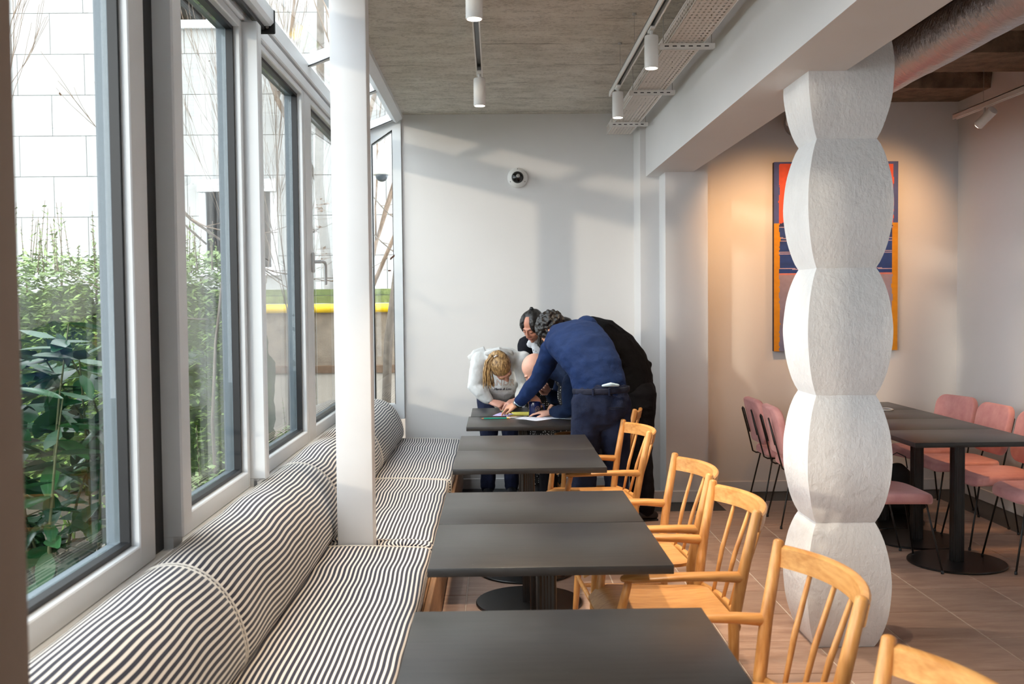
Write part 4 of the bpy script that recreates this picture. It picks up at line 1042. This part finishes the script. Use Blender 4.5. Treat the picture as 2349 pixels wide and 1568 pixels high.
def shoe(a, d, mat_, par):
    d = Vector(d); d.z = 0; d.normalize(); s = d.cross(Vector((0, 0, 1))); a = Vector(a)
    P = [a-d*.06+Vector((0, 0, .035-a.z)), a+Vector((0, 0, .045-a.z)), a+d*.08+Vector((0, 0, .038-a.z)), a+d*.15+Vector((0, 0, .030-a.z)), a+d*.19+Vector((0, 0, .024-a.z))]
    v = fuse(join(loft(P, [(.034, .034), (.038, .044), (.044, .037), (.045, .029), (.034, .022)], s, 14), loft([a+Vector((0, 0, .05-a.z)), a+Vector((0, 0, .11-a.z))], [(.042, .042), (.045, .045)], s, 12)), .008, 2)
    v = ([(p[0], p[1], max(p[2], .001)) for p in v[0]], v[1])
    o = mesh_obj('shoe', *v, mat_, par, True)
    mesh_obj('sole', *xf(prism([(-.085, -.034), (.10, -.046), (.17, -.044), (.215, -.02), (.215, .02), (.17, .044), (.10, .046), (-.085, .034)], 2, .0, .012), Matrix(((d.x, s.x, 0, a.x), (d.y, s.y, 0, a.y), (0, 0, 1, 0), (0, 0, 0, 1)))), M['gasket'], o)
def person(label, sp):
    """sp: torso [(pos,(w,d))...], axis, arms [(shoulder, elbow, wrist)], hands, legs [(hip,knee,ankle)], head"""
    root = thing('person', sp['base'], label, 'person'); ax = sp['axis']
    tor = sp['torso']; body = []
    body.append(loft([p for p, r in tor], [(r[0]*.84, r[1]*.82) for p, r in tor], ax, 18))
    hc, face, up = sp['head']; Mh = at(hc, frame(face, up))
    body += head_shapes(Mh, sp.get('female', False))
    nb = Vector(tor[-1][0]); hn = Mh @ Vector((0, -.02, -.055))
    body.append(loft([nb, nb*.45+hn*.55, hn], [.055, .050, .052], ax, 14))
    for (a, b, c) in sp['arms']: body.append(loft([a, Vector(a)*.5+Vector(b)*.5, b, Vector(b)*.6+Vector(c)*.4, c], [.042, .040, .034, .034, .023], (0, 0, 1), 12))
    for h in sp['hands']: body += hand_shapes(*h)
    for (a, b, c) in sp['legs']: body.append(loft([a, b, Vector(b)*.7+Vector(c)*.3, c], [.075, .050, .050, .036], (1, 0, 0), 12))
    mesh_obj('body', *fuse(join(*body), .0052, 2, .45), sp['skin'], root, True)
    # upper garment
    L = [loft([p for p, r in tor], [r for p, r in tor], ax, 20)]+sp.get('extra_top', [])
    sr = sp.get('sleeve', (.070, .062, .052, .050, .038))
    for (a, b, c) in sp['arms']:
        a, b, c = Vector(a), Vector(b), Vector(c)
        L.append(loft([a, a*.5+b*.5, b, b*.5+c*.5, c-(c-b).normalized()*.012], list(sr), (0, 0, 1), 14))
    top = wrinkle(fuse(join(*L), .009, 5, .5), sp.get('wr', .006), 9, sp.get('seed', 0))
    to = mesh_obj(sp.get('top_name', 'sweater'), *top, sp['top'], root, True)
    # lower garment
    L = []
    for (a, b, c) in sp['legs']:
        a, b, c = Vector(a), Vector(b), Vector(c)
        L.append(loft([a, a*.5+b*.5, b, b*.5+c*.5, c], list(sp.get('leg', (.105, .088, .070, .064, .060))), (1, 0, 0), 16))
    L += sp.get('extra_low', [])
    lo = wrinkle(fuse(join(*L), .009, 4, .5), .006, 10, 5)
    lo = mesh_obj(sp.get('low_name', 'trousers'), *lo, sp['low'], root, True)
    for i, (a, b, c) in enumerate(sp['legs']): shoe((c[0], c[1], .05), sp['toe'], sp['shoe'], root)
    # lash and brow lines
    for s in (-1, 1):
        mesh_obj('eyebrow', *xf(loft([(s*.014, .088, .026), (s*.030, .0855, .032), (s*.046, .074, .028)], [.0022, .003, .0016], (0, 0, 1), 6), Mh), sp['browm'], root, True)
        mesh_obj('eyelashes', *xf(loft([(s*.018, .0845, .001), (s*.031, .0865, -.0035), (s*.044, .078, .0)], [.0012, .0018, .0012], (0, 0, 1), 6), Mh), sp['browm'], root, True)
    mesh_obj('lips', *xf(join(ellipsoid((0, .0895, -.0585), (.018, .0052, .0042)), ellipsoid((0, .0875, -.068), (.016, .0055, .0048))), Mh), sp['lipm'], root, True)
    return root, to, lo, Mh
blackhair = hairmat('black_hair', srgb(7, 6, 7), srgb(26, 21, 20))
blond = hairmat('blond_hair', srgb(92, 66, 40), srgb(206, 168, 114))
lipm = skinmat('lips', srgb(168, 92, 84))
def cap(Mh, r=(.083, .100, .088), c=(0, -.022, .037)): return xf(ellipsoid(c, r, None, 24, 16), Mh)

# --- blond person in the white printed sweatshirt, leaning over the table
V_ = Vector
sp = dict(base=(.03, 7.86, 0), axis=(1, 0, 0), female=True, seed=1.,
    torso=[((.03, 7.90, .80), (.165, .115)), ((.03, 7.88, .90), (.160, .115)), ((.03, 7.80, 1.0), (.150, .115)), ((.04, 7.68, 1.075), (.165, .120)), ((.045, 7.56, 1.115), (.175, .105)), ((.045, 7.47, 1.13), (.12, .075)), ((.045, 7.41, 1.13), (.065, .06))],
    extra_top=[ellipsoid((.045, 7.61, .955), (.158, .115, .165)), ellipsoid((.045, 7.52, 1.13), (.19, .085, .08))],
    arms=[((-.115, 7.52, 1.12), (-.150, 7.50, .925), (-.045, 7.455, .815)), ((.205, 7.52, 1.11), (.235, 7.48, .92), (.168, 7.445, .83))],
    hands=[((-.038, 7.45, .812), (.80, -.35, -.20), (-.1, -.5, .85), 1, [(.25, .2, .15), (.9, 1.1, .6), (1.0, 1.2, .6), (1.0, 1.2, .6)], .6, .05),
           ((.162, 7.44, .825), (-.45, -.55, -.25), (.2, -.4, .85), -1, [(.6, .7, .4), (.7, .8, .5), (.7, .8, .5), (.8, .8, .5)], .4, .05)],
    legs=[((-.055, 7.90, .86), (-.06, 7.92, .47), (-.07, 7.95, .08)), ((.115, 7.90, .86), (.12, 7.93, .47), (.12, 7.97, .08))],
    extra_low=[ellipsoid((.03, 7.91, .84), (.178, .125, .12))],
    head=((.04, 7.225, 1.085), (.42, -.30, -.85), (-.12, -.86, .30)),
    skin=skinmat('fair_skin_a', srgb(214, 158, 138)), top=clothmat('white_sweatshirt', srgb(214, 214, 212), .04), top_name='sweatshirt', low=clothmat('navy_denim', srgb(34, 40, 64), .2), low_name='jeans',
    shoe=M['gasket'], toe=(0, -1, 0), browm=blond, lipm=lipm, sleeve=(.078, .070, .066, .062, .038), wr=.008)
p1, top1, low1, Mh = person('blond person in a white printed sweatshirt bending over the far table', sp)
tie = (0, -.060, .098)
h = [cap(Mh, (.084, .100, .090), (0, -.022, .036))]
mesh_obj('hair', *wrinkle(fuse(join(*h), .006, 2), .002, 60), blond, p1, True)
tw = Mh @ Vector(tie); rnd = random.Random(3); st_ = []
for k in range(26):
    a = rnd.uniform(-.02, .02); b = rnd.uniform(-.012, .012)
    st_.append(loft([tw+V_((a*.3, 0, b*.3)), tw+V_((-.022+a*.6, -.018+b, .012)), tw+V_((-.055+a, -.012+b, -.03)), tw+V_((-.068+a*1.2, .0+b, -.11)), tw+V_((-.062+a*1.6, .01+b, -.21+rnd.uniform(-.02, .03)))], [.005, .0065, .006, .005, .0022], (0, 1, 0), 6))
for k in range(9):
    a = rnd.uniform(-.01, .01); q = Mh @ V_((.080, .01+a, .03)); st_.append(loft([q, q+V_((.012, .0, -.045)), q+V_((.006+a, .0, -.10))], [.006, .005, .002], (0, 1, 0), 6))
# strands drawn back to the tie over the crown
for k in range(40):
    q = -2.6+5.2*k/39; s = V_((math.sin(q)*.082, -.02+.095*math.cos(q), .045)); m = V_((math.sin(q)*.055, -.04+.06*math.cos(q), .108))
    st_.append(loft([Mh @ s, Mh @ ((s+m)*.5+V_((0, 0, .022))), Mh @ m, Mh @ V_((0, -.058, .122))], [.003, .0048, .0046, .003], (1, 0, 0), 5))
mesh_obj('ponytail', *join(*st_), blond, p1, True)
mesh_obj('hair_tie', *loft([Mh @ (V_((0, -.058, .118))+V_((.014*math.cos(a*.785), 0, .014*math.sin(a*.785)))) for a in range(8)], .005, (0, 1, 0), 6, closed=True), M['whitemetal'], p1, True)
mesh_obj('collar', *fuse(join(loft([(-.07, 7.45, 1.175), (0.03, 7.42, 1.205), (.12, 7.45, 1.18), (.15, 7.5, 1.13)], [(.02, .012)]*4, (0, 0, 1), 10), loft([(-.075, 7.50, 1.185), (-.15, 7.50, 1.165), (-.20, 7.50, 1.135)], [(.05, .007), (.042, .007), (.022, .006)], (.3, .3, 1), 12)), .006, 2), sp['top'], p1, True)
mesh_obj('bracelet', *loft([V_((-.05, 7.455, .818))+V_((.0, .026*math.cos(a*.52), .022*math.sin(a*.52))) for a in range(12)], .005, (1, 0, 0), 6, closed=True), M['gasket'], p1, True)
# lettering laid onto the sweatshirt front
from mathutils.bvhtree import BVHTree
bv = BVHTree.FromPolygons([tuple(Vector(v.co)+BASE[top1]) for v in top1.data.vertices], [tuple(p.vertices) for p in top1.data.polygons])
def lettering(txt, cx, cz, size, shear, bevel, fill, mat_, name, space=1.):
    cu = bpy.data.curves.new('t', 'FONT'); cu.body = txt; cu.size = size; cu.align_x = 'CENTER'; cu.shear = shear; cu.space_character = space
    cu.fill_mode = 'NONE' if not fill else 'FRONT'; cu.bevel_depth = bevel; cu.bevel_resolution = 0; cu.resolution_u = 3
    if fill: cu.extrude = .0004
    o = link(bpy.data.objects.new('t', cu)); bpy.context.view_layer.update()
    e = o.evaluated_get(bpy.context.evaluated_depsgraph_get()); me = e.to_mesh(); V = []
    for v in me.vertices:
        x, z, d_ = cx+v.co.x, cz+v.co.y, v.co.z
        hit = bv.ray_cast(Vector((x, 7.30, z)), Vector((0, 1, 0)))
        V.append((x, (hit[0].y if hit[0] else 7.5)-.0012-d_, z))
    F = [tuple(p.vertices) for p in me.polygons]; e.to_mesh_clear(); bpy.data.objects.remove(o)
    return mesh_obj(name, V, F, mat_, top1)
lettering('ANDR', .048, .930, .062, .12, .0012, False, plain('outline_print', srgb(104, 84, 74), .8), 'printed_letters', 1.12)
lettering('ANDR', .048, .930, .062, .12, .0, True, plain('peach_print', srgb(228, 206, 192), .8), 'letter_fill', 1.12)
lettering('Marie & Lou', .050, .893, .026, .45, .0003, True, plain('navy_print', srgb(40, 40, 66), .8), 'printed_script')

# --- dark-haired person in the dotted collar
sp = dict(base=(.40, 8.02, 0), axis=(1, -.1, 0), female=True, seed=4.,
    torso=[((.42, 8.05, .80), (.165, .11)), ((.42, 8.04, .95), (.15, .105)), ((.41, 8.02, 1.08), (.14, .10)), ((.395, 7.98, 1.18), (.155, .10)), ((.38, 7.96, 1.25), (.15, .075)), ((.365, 7.94, 1.29), (.06, .05))],
    arms=[((.245, 7.95, 1.22), (.24, 7.85, .99), (.28, 7.62, .84)), ((.53, 7.93, 1.22), (.57, 7.80, 1.0), (.50, 7.58, .84))],
    hands=[((.285, 7.60, .835), (.2, -.9, -.25), (0, 0, 1), -1, [(.3, .4, .3)]*4, .2, .06), ((.495, 7.56, .835), (-.3, -.85, -.25), (0, 0, 1), 1, [(.3, .4, .3)]*4, .2, .06)],
    legs=[((.34, 8.06, .80), (.34, 8.05, .45), (.34, 8.07, .08)), ((.50, 8.06, .80), (.50, 8.05, .45), (.50, 8.07, .08))],
    extra_low=[loft([(.42, 8.05, .86), (.42, 8.04, .70), (.42, 8.04, .48)], [(.17, .11), (.19, .125), (.22, .14)], (1, 0, 0), 20)],
    head=((.295, 7.80, 1.368), (-.50, -.66, -.62), (-.22, -.38, .9)),
    skin=skinmat('olive_skin', srgb(204, 138, 112)), top=clothmat('black_knit', srgb(24, 25, 32), .2), top_name='cardigan', low=polka('polka_dot_cotton'), low_name='skirt',
    shoe=M['gasket'], toe=(0, -1, 0), browm=blackhair, lipm=lipm)
p2, top2, low2, Mh = person('dark-haired person in a dotted white collar standing by the back wall', sp)
mesh_obj('hair', *wrinkle(fuse(join(cap(Mh, (.077, .090, .083), (0, -.035, .040)), xf(ellipsoid((.033, -.016, .028), (.051, .096, .091), Matrix.Rotation(-.2, 3, 'Z')), Mh), xf(ellipsoid((-.033, -.016, .028), (.051, .096, .091), Matrix.Rotation(.2, 3, 'Z')), Mh), xf(ellipsoid((0, -.06, -.02), (.070, .062, .08)), Mh)), .006, 2), .0025, 50), blackhair, p2, True)
st_ = []; rnd = random.Random(8)
for s, n_ in ((-1, 16), (1, 0)):
    for k in range(n_):
        q = Mh @ V_((s*.070, -.035+rnd.uniform(-.025, .03), -.01)); e_ = rnd.uniform(-.015, .015)
        st_.append(loft([q, q+V_((.01*s+e_*.5, 0, -.06)), q+V_((.02*s+e_, -.01, -.13)), q+V_((.03+e_*1.6, -.02, -.20+rnd.uniform(-.03, .02)))], [.007, .0075, .006, .002], (0, 1, 0), 6))
mesh_obj('long_hair', *join(*st_), blackhair, p2, True)
mesh_obj('hair_clip', *xf(join(rbox(-.012, .012, -.075, -.05, .115, .135, .004, 1), rbox(-.018, .018, -.07, -.055, .118, .126, .003, 1)), Mh), M['gasket'], p2)
def spotted():
    t = NT('dotted_white_cotton'); v = t.n('ShaderNodeTexVoronoi', Scale=48.0); v.inputs['Randomness'].default_value = .5; t.l(t.world(), v.inputs['Vector'])
    t.base(t.mix(t.math('LESS_THAN', v.outputs['Distance'], .2), srgb(226, 228, 232), srgb(24, 26, 34))); t.set(Roughness=.8); return t.m
mesh_obj('collar', *wrinkle(fuse(join(loft([(.27, 7.865, 1.21), (.30, 7.85, 1.255), (.34, 7.855, 1.275), (.40, 7.87, 1.26), (.44, 7.90, 1.22)], [(.012, .03), (.014, .036), (.014, .034), (.014, .036), (.012, .03)], (0, 1, 0), 12),
     loft([(.325, 7.855, 1.245), (.33, 7.85, 1.15), (.335, 7.86, 1.08)], [(.045, .014), (.036, .012), (.02, .01)], (1, 0, 0), 12), ellipsoid((.37, 7.93, 1.255), (.095, .07, .035))), .006, 2), .004, 22), spotted(), p2, True)

# --- bald person seated, leaning on the table
nav = clothmat('navy_wool_a', srgb(18, 32, 58), .15)
sp = dict(base=(.78, 6.98, 0), axis=(.1, 1, 0), seed=7.,
    torso=[((.80, 6.99, .47), (.17, .13)), ((.79, 6.99, .60), (.165, .125)), ((.73, 6.99, .76), (.165, .12)), ((.63, 7.0, .92), (.175, .12)), ((.54, 7.01, 1.01), (.185, .095)), ((.46, 7.02, 1.055), (.09, .07)), ((.39, 7.03, 1.07), (.058, .056))],
    arms=[((.53, 6.86, 1.0), (.505, 6.80, .805), (.40, 6.93, .785)), ((.50, 7.17, 1.0), (.455, 7.21, .82), (.385, 7.12, .90))],
    hands=[((.39, 6.94, .783), (-.9, .35, -.05), (0, 0, 1), 1, [(.25, .3, .2)]*4, .3, .06), ((.378, 7.115, .905), (-.5, -.35, .6), (-.5, .6, .4), -1, [(.9, .9, .5)]*4, .6, .03)],
    legs=[((.74, 6.88, .49), (.36, 6.87, .49), (.36, 6.86, .08)), ((.74, 7.10, .49), (.36, 7.12, .49), (.38, 7.12, .08))],
    extra_low=[ellipsoid((.79, 6.99, .50), (.14, .18, .075))],
    head=((.285, 7.05, 1.075), (-.62, .05, -.78), (-.70, -.1, .62)),
    skin=skinmat('fair_skin_b', srgb(226, 172, 150)), top=nav, low=clothmat('black_cotton_a', srgb(20, 20, 26), .2), leg=(.10, .088, .075, .064, .058), sleeve=(.072, .066, .058, .052, .04),
    shoe=M['gasket'], toe=(-1, 0, 0), browm=plain('grey_brow', srgb(120, 96, 82), .8), lipm=lipm)
p3, top3, low3, Mh = person('bald person in a navy sweater leaning on the far table', sp)
mesh_obj('shirt_front', *fuse(join(ellipsoid((.49, 7.02, .90), (.055, .10, .10)), ellipsoid((.47, 7.05, 1.0), (.05, .07, .05))), .008, 2), polka('polka_dot_shirt'), p3, True)

# --- person in the blue sweater, back to us, reaching over the table
blue = clothmat('blue_wool', srgb(20, 40, 80), .12)
dn = clothmat('dark_denim', srgb(27, 35, 58), .22)
sp = dict(base=(.66, 6.24, 0), axis=(1, .1, .25), seed=11.,
    torso=[((.662, 6.225, .93), (.172, .115)), ((.655, 6.235, 1.02), (.170, .120)), ((.635, 6.28, 1.12), (.176, .128)), ((.585, 6.37, 1.225), (.19, .13)), ((.525, 6.50, 1.305), (.20, .12)), ((.475, 6.61, 1.335), (.175, .095)), ((.435, 6.69, 1.345), (.075, .065)), ((.415, 6.73, 1.35), (.058, .056))],
    arms=[((.385, 6.60, 1.245), (.300, 6.80, 1.035), (.165, 7.00, .850)), ((.62, 6.72, 1.385), (.63, 6.98, 1.18), (.56, 7.10, .93))],
    hands=[((.158, 7.01, .843), (-.66, .42, -.30), (-.15, -.3, .9), 1, [(.35, .35, .2), (.55, .4, .25), (.65, .45, .3), (.7, .5, .3)], .1, .16),
           ((.555, 7.11, .92), (-.3, .3, -.8), (-.3, -.2, .3), 1, [(.3, .3, .2)]*4, .3, .05)],
    legs=[((.575, 6.23, .93), (.555, 6.25, .49), (.548, 6.235, .09)), ((.752, 6.245, .93), (.760, 6.27, .49), (.765, 6.26, .09))],
    extra_low=[ellipsoid((.585, 6.215, .90), (.085, .112, .11)), ellipsoid((.745, 6.215, .90), (.085, .112, .11)), loft([(.664, 6.225, .86), (.662, 6.225, .93), (.66, 6.235, 1.018)], [(.176, .118), (.177, .122), (.173, .121)], (1, .1, 0), 20)],
    head=((.395, 6.83, 1.352), (-.40, .35, -.85), (-.55, .42, .55)),
    skin=skinmat('tan_skin', srgb(206, 148, 116)), top=blue, low=dn, leg=(.100, .096, .083, .075, .070), sleeve=(.082, .070, .060, .054, .044), wr=.007,
    shoe=plain('brown_leather', srgb(66, 46, 34), .5), toe=(-.2, 1, 0), browm=blackhair, lipm=lipm)
p4, top4, low4, Mh = person('person in a blue sweater and dark jeans reaching over the far table', sp)
rnd = random.Random(5); cu = [cap(Mh, (.086, .103, .092))]
for k in range(210):
    q = rnd.uniform(0, 6.28); z = rnd.uniform(-.55, 1); rr = math.sqrt(max(0, 1-z*z)); s = V_((.088*rr*math.cos(q), -.022+.106*rr*math.sin(q), .037+.095*z))
    if s.y > .055 and s.z < .05: continue
    cu.append(ellipsoid(tuple(Mh @ s), (rnd.uniform(.009, .017),)*3, None, 7, 5))
mesh_obj('curly_hair', *fuse(join(*cu), .0055, 1), blackhair, p4, True)
mesh_obj('belt', *loft([V_((.662+.178*math.cos(a*.262), 6.228+.126*math.sin(a*.262), 1.000+.006*math.cos(a*.262))) for a in range(24)], (.018, .004), (0, 0, 1), 8, closed=True), clothmat('waistband', srgb(34, 38, 54), .2), p4, True)
for x in (.60, .70):
    q = math.acos(max(-1, min(1, (x-.662)/.178))); mesh_obj('belt_loop', *rbox(x-.006, x+.006, 6.228-.126*math.sin(q)-.010, 6.228-.126*math.sin(q)+.004, .975, 1.022, .002, 1), dn, p4)
mesh_obj('back_pocket', *join(*[loft([(.70, 6.103, z), (.745, 6.098, z+.001), (.79, 6.106, z)], .0022, (0, 0, 1), 6) for z in (.90, .889)]), clothmat('pocket_seam', srgb(26, 30, 44), .2), p4, True)
mesh_obj('shirt_tail', *fuse(join(loft([(.66, 6.112, 1.035), (.71, 6.112, 1.042), (.76, 6.125, 1.036)], [(.008, .008), (.012, .014), (.007, .008)], (0, 1, 0), 10)), .005, 1), clothmat('pale_blue_shirt', srgb(176, 200, 214), .05), p4, True)
w = V_((.165, 7.0, .850)); dw = (V_((.165, 7.0, .850))-V_((.300, 6.80, 1.035))).normalized(); e1 = dw.orthogonal().normalized(); e2 = dw.cross(e1)
mesh_obj('shirt_cuff', *loft([w-dw*.018, w-dw*.002], .040, (0, 0, 1), 18, cap=False), clothmat('pale_blue_cuff', srgb(176, 206, 226), .05), p4, True)
wt = mesh_obj('watch_strap', *loft([w+dw*.012+(e1*math.cos(a*.39)+e2*math.sin(a*.39))*.0285 for a in range(16)], (.008, .003), dw, 8, closed=True), M['blackmetal'], p4, True)
nn = V_((-.5, -.75, .4)); nn = (nn-dw*nn.dot(dw)).normalized(); cp = w+dw*.012+nn*.029
mesh_obj('watch_face', *loft([cp, cp+nn*.007], .016, dw, 18, cap=False), plain('watch_steel', srgb(196, 190, 186), .2, .7), wt, True)

# --- person in black behind
bkc = clothmat('black_wool', srgb(13, 12, 15), .25)
sp = dict(base=(1.02, 7.12, 0), axis=(.15, 1, .1), seed=17.,
    torso=[((1.01, 7.12, .90), (.17, .12)), ((1.0, 7.12, 1.0), (.175, .13)), ((.965, 7.13, 1.11), (.185, .135)), ((.89, 7.15, 1.22), (.20, .13)), ((.78, 7.18, 1.32), (.21, .115)), ((.69, 7.21, 1.365), (.18, .085)), ((.63, 7.23, 1.37), (.075, .065)), ((.60, 7.24, 1.365), (.058, .056))],
    extra_top=[loft([(.99, 7.12, 1.09), (1.05, 7.12, 1.09), (1.095, 7.11, 1.10)], [(.16, .09), (.14, .06), (.05, .03)], (0, 1, 0), 14)],
    arms=[((.70, 7.02, 1.28), (.665, 6.99, 1.06), (.55, 7.02, .87)), ((.72, 7.38, 1.30), (.66, 7.42, 1.07), (.53, 7.40, .84))],
    hands=[((.54, 7.02, .86), (-.7, .1, -.5), (-.4, -.2, .7), 1, [(.4, .4, .2)]*4, .2, .05), ((.52, 7.40, .83), (-.8, 0, -.3), (0, 0, 1), -1, [(.3, .4, .2)]*4, .2, .06)],
    legs=[((1.03, 7.04, .90), (1.03, 7.03, .48), (1.055, 7.0, .09)), ((1.03, 7.22, .90), (1.04, 7.24, .48), (1.06, 7.24, .09))],
    extra_low=[ellipsoid((1.03, 7.13, .90), (.125, .175, .13))],
    head=((.50, 7.28, 1.31), (-.75, .1, -.62), (-.6, .1, .78)),
    skin=skinmat('tan_skin_b', srgb(200, 150, 124)), top=bkc, top_name='jacket', low=clothmat('black_cotton_b', srgb(17, 17, 22), .2), leg=(.115, .10, .08, .074, .070), sleeve=(.08, .072, .062, .056, .046),
    shoe=plain('black_leather', srgb(20, 19, 20), .4), toe=(-1, -.1, 0), browm=blackhair, lipm=lipm)
p5, top5, low5, Mh = person('person in a black jacket and black trousers bending behind the blue sweater', sp)
mesh_obj('hair', *wrinkle(fuse(cap(Mh), .007, 2), .003, 45), blackhair, p5, True)

# ================================================================ things on the far table
pen = thing('pencil', (0, 6.72, .751), 'teal pencil lying near the table seam', 'pencil')
a, b = V_((-.085, 6.855, .7550)), V_((.075, 6.862, .7550))
mesh_obj('shaft', *loft([a, b], .0042, (0, 0, 1), 6, cap=False), plain('teal_paint', srgb(20, 150, 132), .4), pen)
mesh_obj('ferrule', *loft([b, b+V_((.014, .001, 0))], .0045, (0, 0, 1), 10, cap=False), plain('yellow_band', srgb(232, 176, 32), .35), pen)
mesh_obj('eraser', *loft([b+V_((.014, .001, 0)), b+V_((.022, .001, 0))], .004, (0, 0, 1), 10), plain('pink_eraser', srgb(214, 160, 150), .8), pen)
mesh_obj('point', *loft([a, a-V_((.016, .001, 0))], [.0042, .0006], (0, 0, 1), 6, cap=False), M['oak'], pen)
def paper(name, label, c, sx, sy, rz, col, z, lines=True):
    t = NT(name+'_sheet'); v = t.coords('Object', (1, 1, 1)); s = t.n('ShaderNodeSeparateXYZ'); t.l(v, s.inputs[0])
    k = t.math('MULTIPLY', t.math('LESS_THAN', t.math('FRACT', t.math('MULTIPLY', s.outputs['Y'], 75.)), .28), t.math('GREATER_THAN', t.noise(v, 90, 2), .46))
    inn = t.math('MULTIPLY', t.math('LESS_THAN', t.math('ABSOLUTE', s.outputs['X']), sx*.38), t.math('LESS_THAN', t.math('ABSOLUTE', s.outputs['Y']), sy*.36))
    t.base(t.mix(t.math('MULTIPLY', t.math('MULTIPLY', k, inn), .55 if lines else 0), col, srgb(88, 92, 124))); t.set(Roughness=.8)
    n = 8; V = []; F = []
    for l in (0, 1):
        for i in range(n+1):
            for j in range(n+1):
                x, y = sx*(i/n-.5), sy*(j/n-.5); V.append((x, y, .0004+.004*max(0, noise.noise(V_((i*.3, j*.3, c[0]*9))))-(.0004 if l else 0)))
    N = (n+1)**2
    for i in range(n):
        for j in range(n):
            q = i*(n+1)+j; F.append((q, q+n+1, q+n+2, q+1)); F.append((N+q, N+q+1, N+q+n+2, N+q+n+1))
    o = mesh_obj(name, V, F, t.m); o.location = (c[0], c[1], z); o.rotation_euler = (0, 0, rz); tag(o, label, 'paper', 'papers on the far table'); return o
paper('paper_sheet', 'white written sheet lying across the table seam in front of the mug', (.255, 6.83, 0), .15, .21, .75, srgb(226, 228, 240), .7512)
paper('paper_sheet', 'white sheet lying beside the blue-sweatered person', (.42, 6.90, 0), .28, .16, -.25, srgb(222, 228, 242), .7506)
paper('note_pad', 'yellow note sheet under the pointing hands', (.19, 7.15, 0), .24, .24, .1, srgb(232, 222, 92), .7510)
paper('leaflet', 'pale lilac sheet under the yellow note', (.06, 7.13, 0), .12, .20, -.3, srgb(190, 178, 224), .7506, False)
ph = thing('phone', (.16, 6.93, .751), 'phone with white rim in front of the reaching hand', 'phone')
mesh_obj('case', *rbox(.075, .235, 6.905, 6.975, .7512, .7575, .003, 2), M['whitemetal'], ph, True, sharp=40)
mesh_obj('screen', *rbox(.079, .231, 6.909, 6.971, .7573, .7578, .0002, 1), plain('phone_glass', srgb(40, 38, 42), .1), ph)
hl = thing('highlighter', (.08, 7.26, .751), 'green highlighter on the far table', 'pen')
mesh_obj('barrel', *loft([(.05, 7.25, .7595), (.115, 7.28, .7595)], .008, (0, 0, 1), 12), plain('green_plastic', srgb(28, 118, 58), .4), hl, True)
mesh_obj('tip', *loft([(.117, 7.281, .7595), (.130, 7.287, .7595)], [.006, .003], (0, 0, 1), 10), M['gasket'], hl, True)
mg = thing('mug', (.275, 7.0, .751), 'navy mug with a gold emblem on the far table', 'mug')
mm = plain('navy_glaze', srgb(24, 32, 78), .15)
mesh_obj('cup', *lathe([(.040, 0), (.043, .004), (.0435, .098), (.0425, .101), (.040, .099), (.0395, .012), (.0, .010)], 32, (.275, 7.0, .7508)), mm, mg, True, sharp=50)
mesh_obj('handle', *loft([(.275+.042*math.cos(-.1), 7.0-.004, .835), (.335, 6.99, .832), (.345, 6.99, .80), (.332, 6.99, .772), (.315, 6.995, .768)], .006, (0, 1, 0), 10), mm, mg, True)
gold = plain('gold_print', srgb(176, 150, 110), .4)
def onmug(u, v): a_ = -1.15+u/.0436; return V_((.275+.0439*math.cos(a_), 7.0+.0439*math.sin(a_), .80+v))
mesh_obj('emblem', *join(loft([onmug(.017*math.cos(a*.4), .024*math.sin(a*.4)) for a in range(16)], .0009, (0, 0, 1), 5, closed=True), loft([onmug(-.006, -.014), onmug(-.006, .006), onmug(0, .016), onmug(.006, .006), onmug(.006, -.014)], .0009, (0, 0, 1), 5), loft([onmug(-.012, .0), onmug(.012, .004)], .0009, (0, 0, 1), 5)), gold, mg)
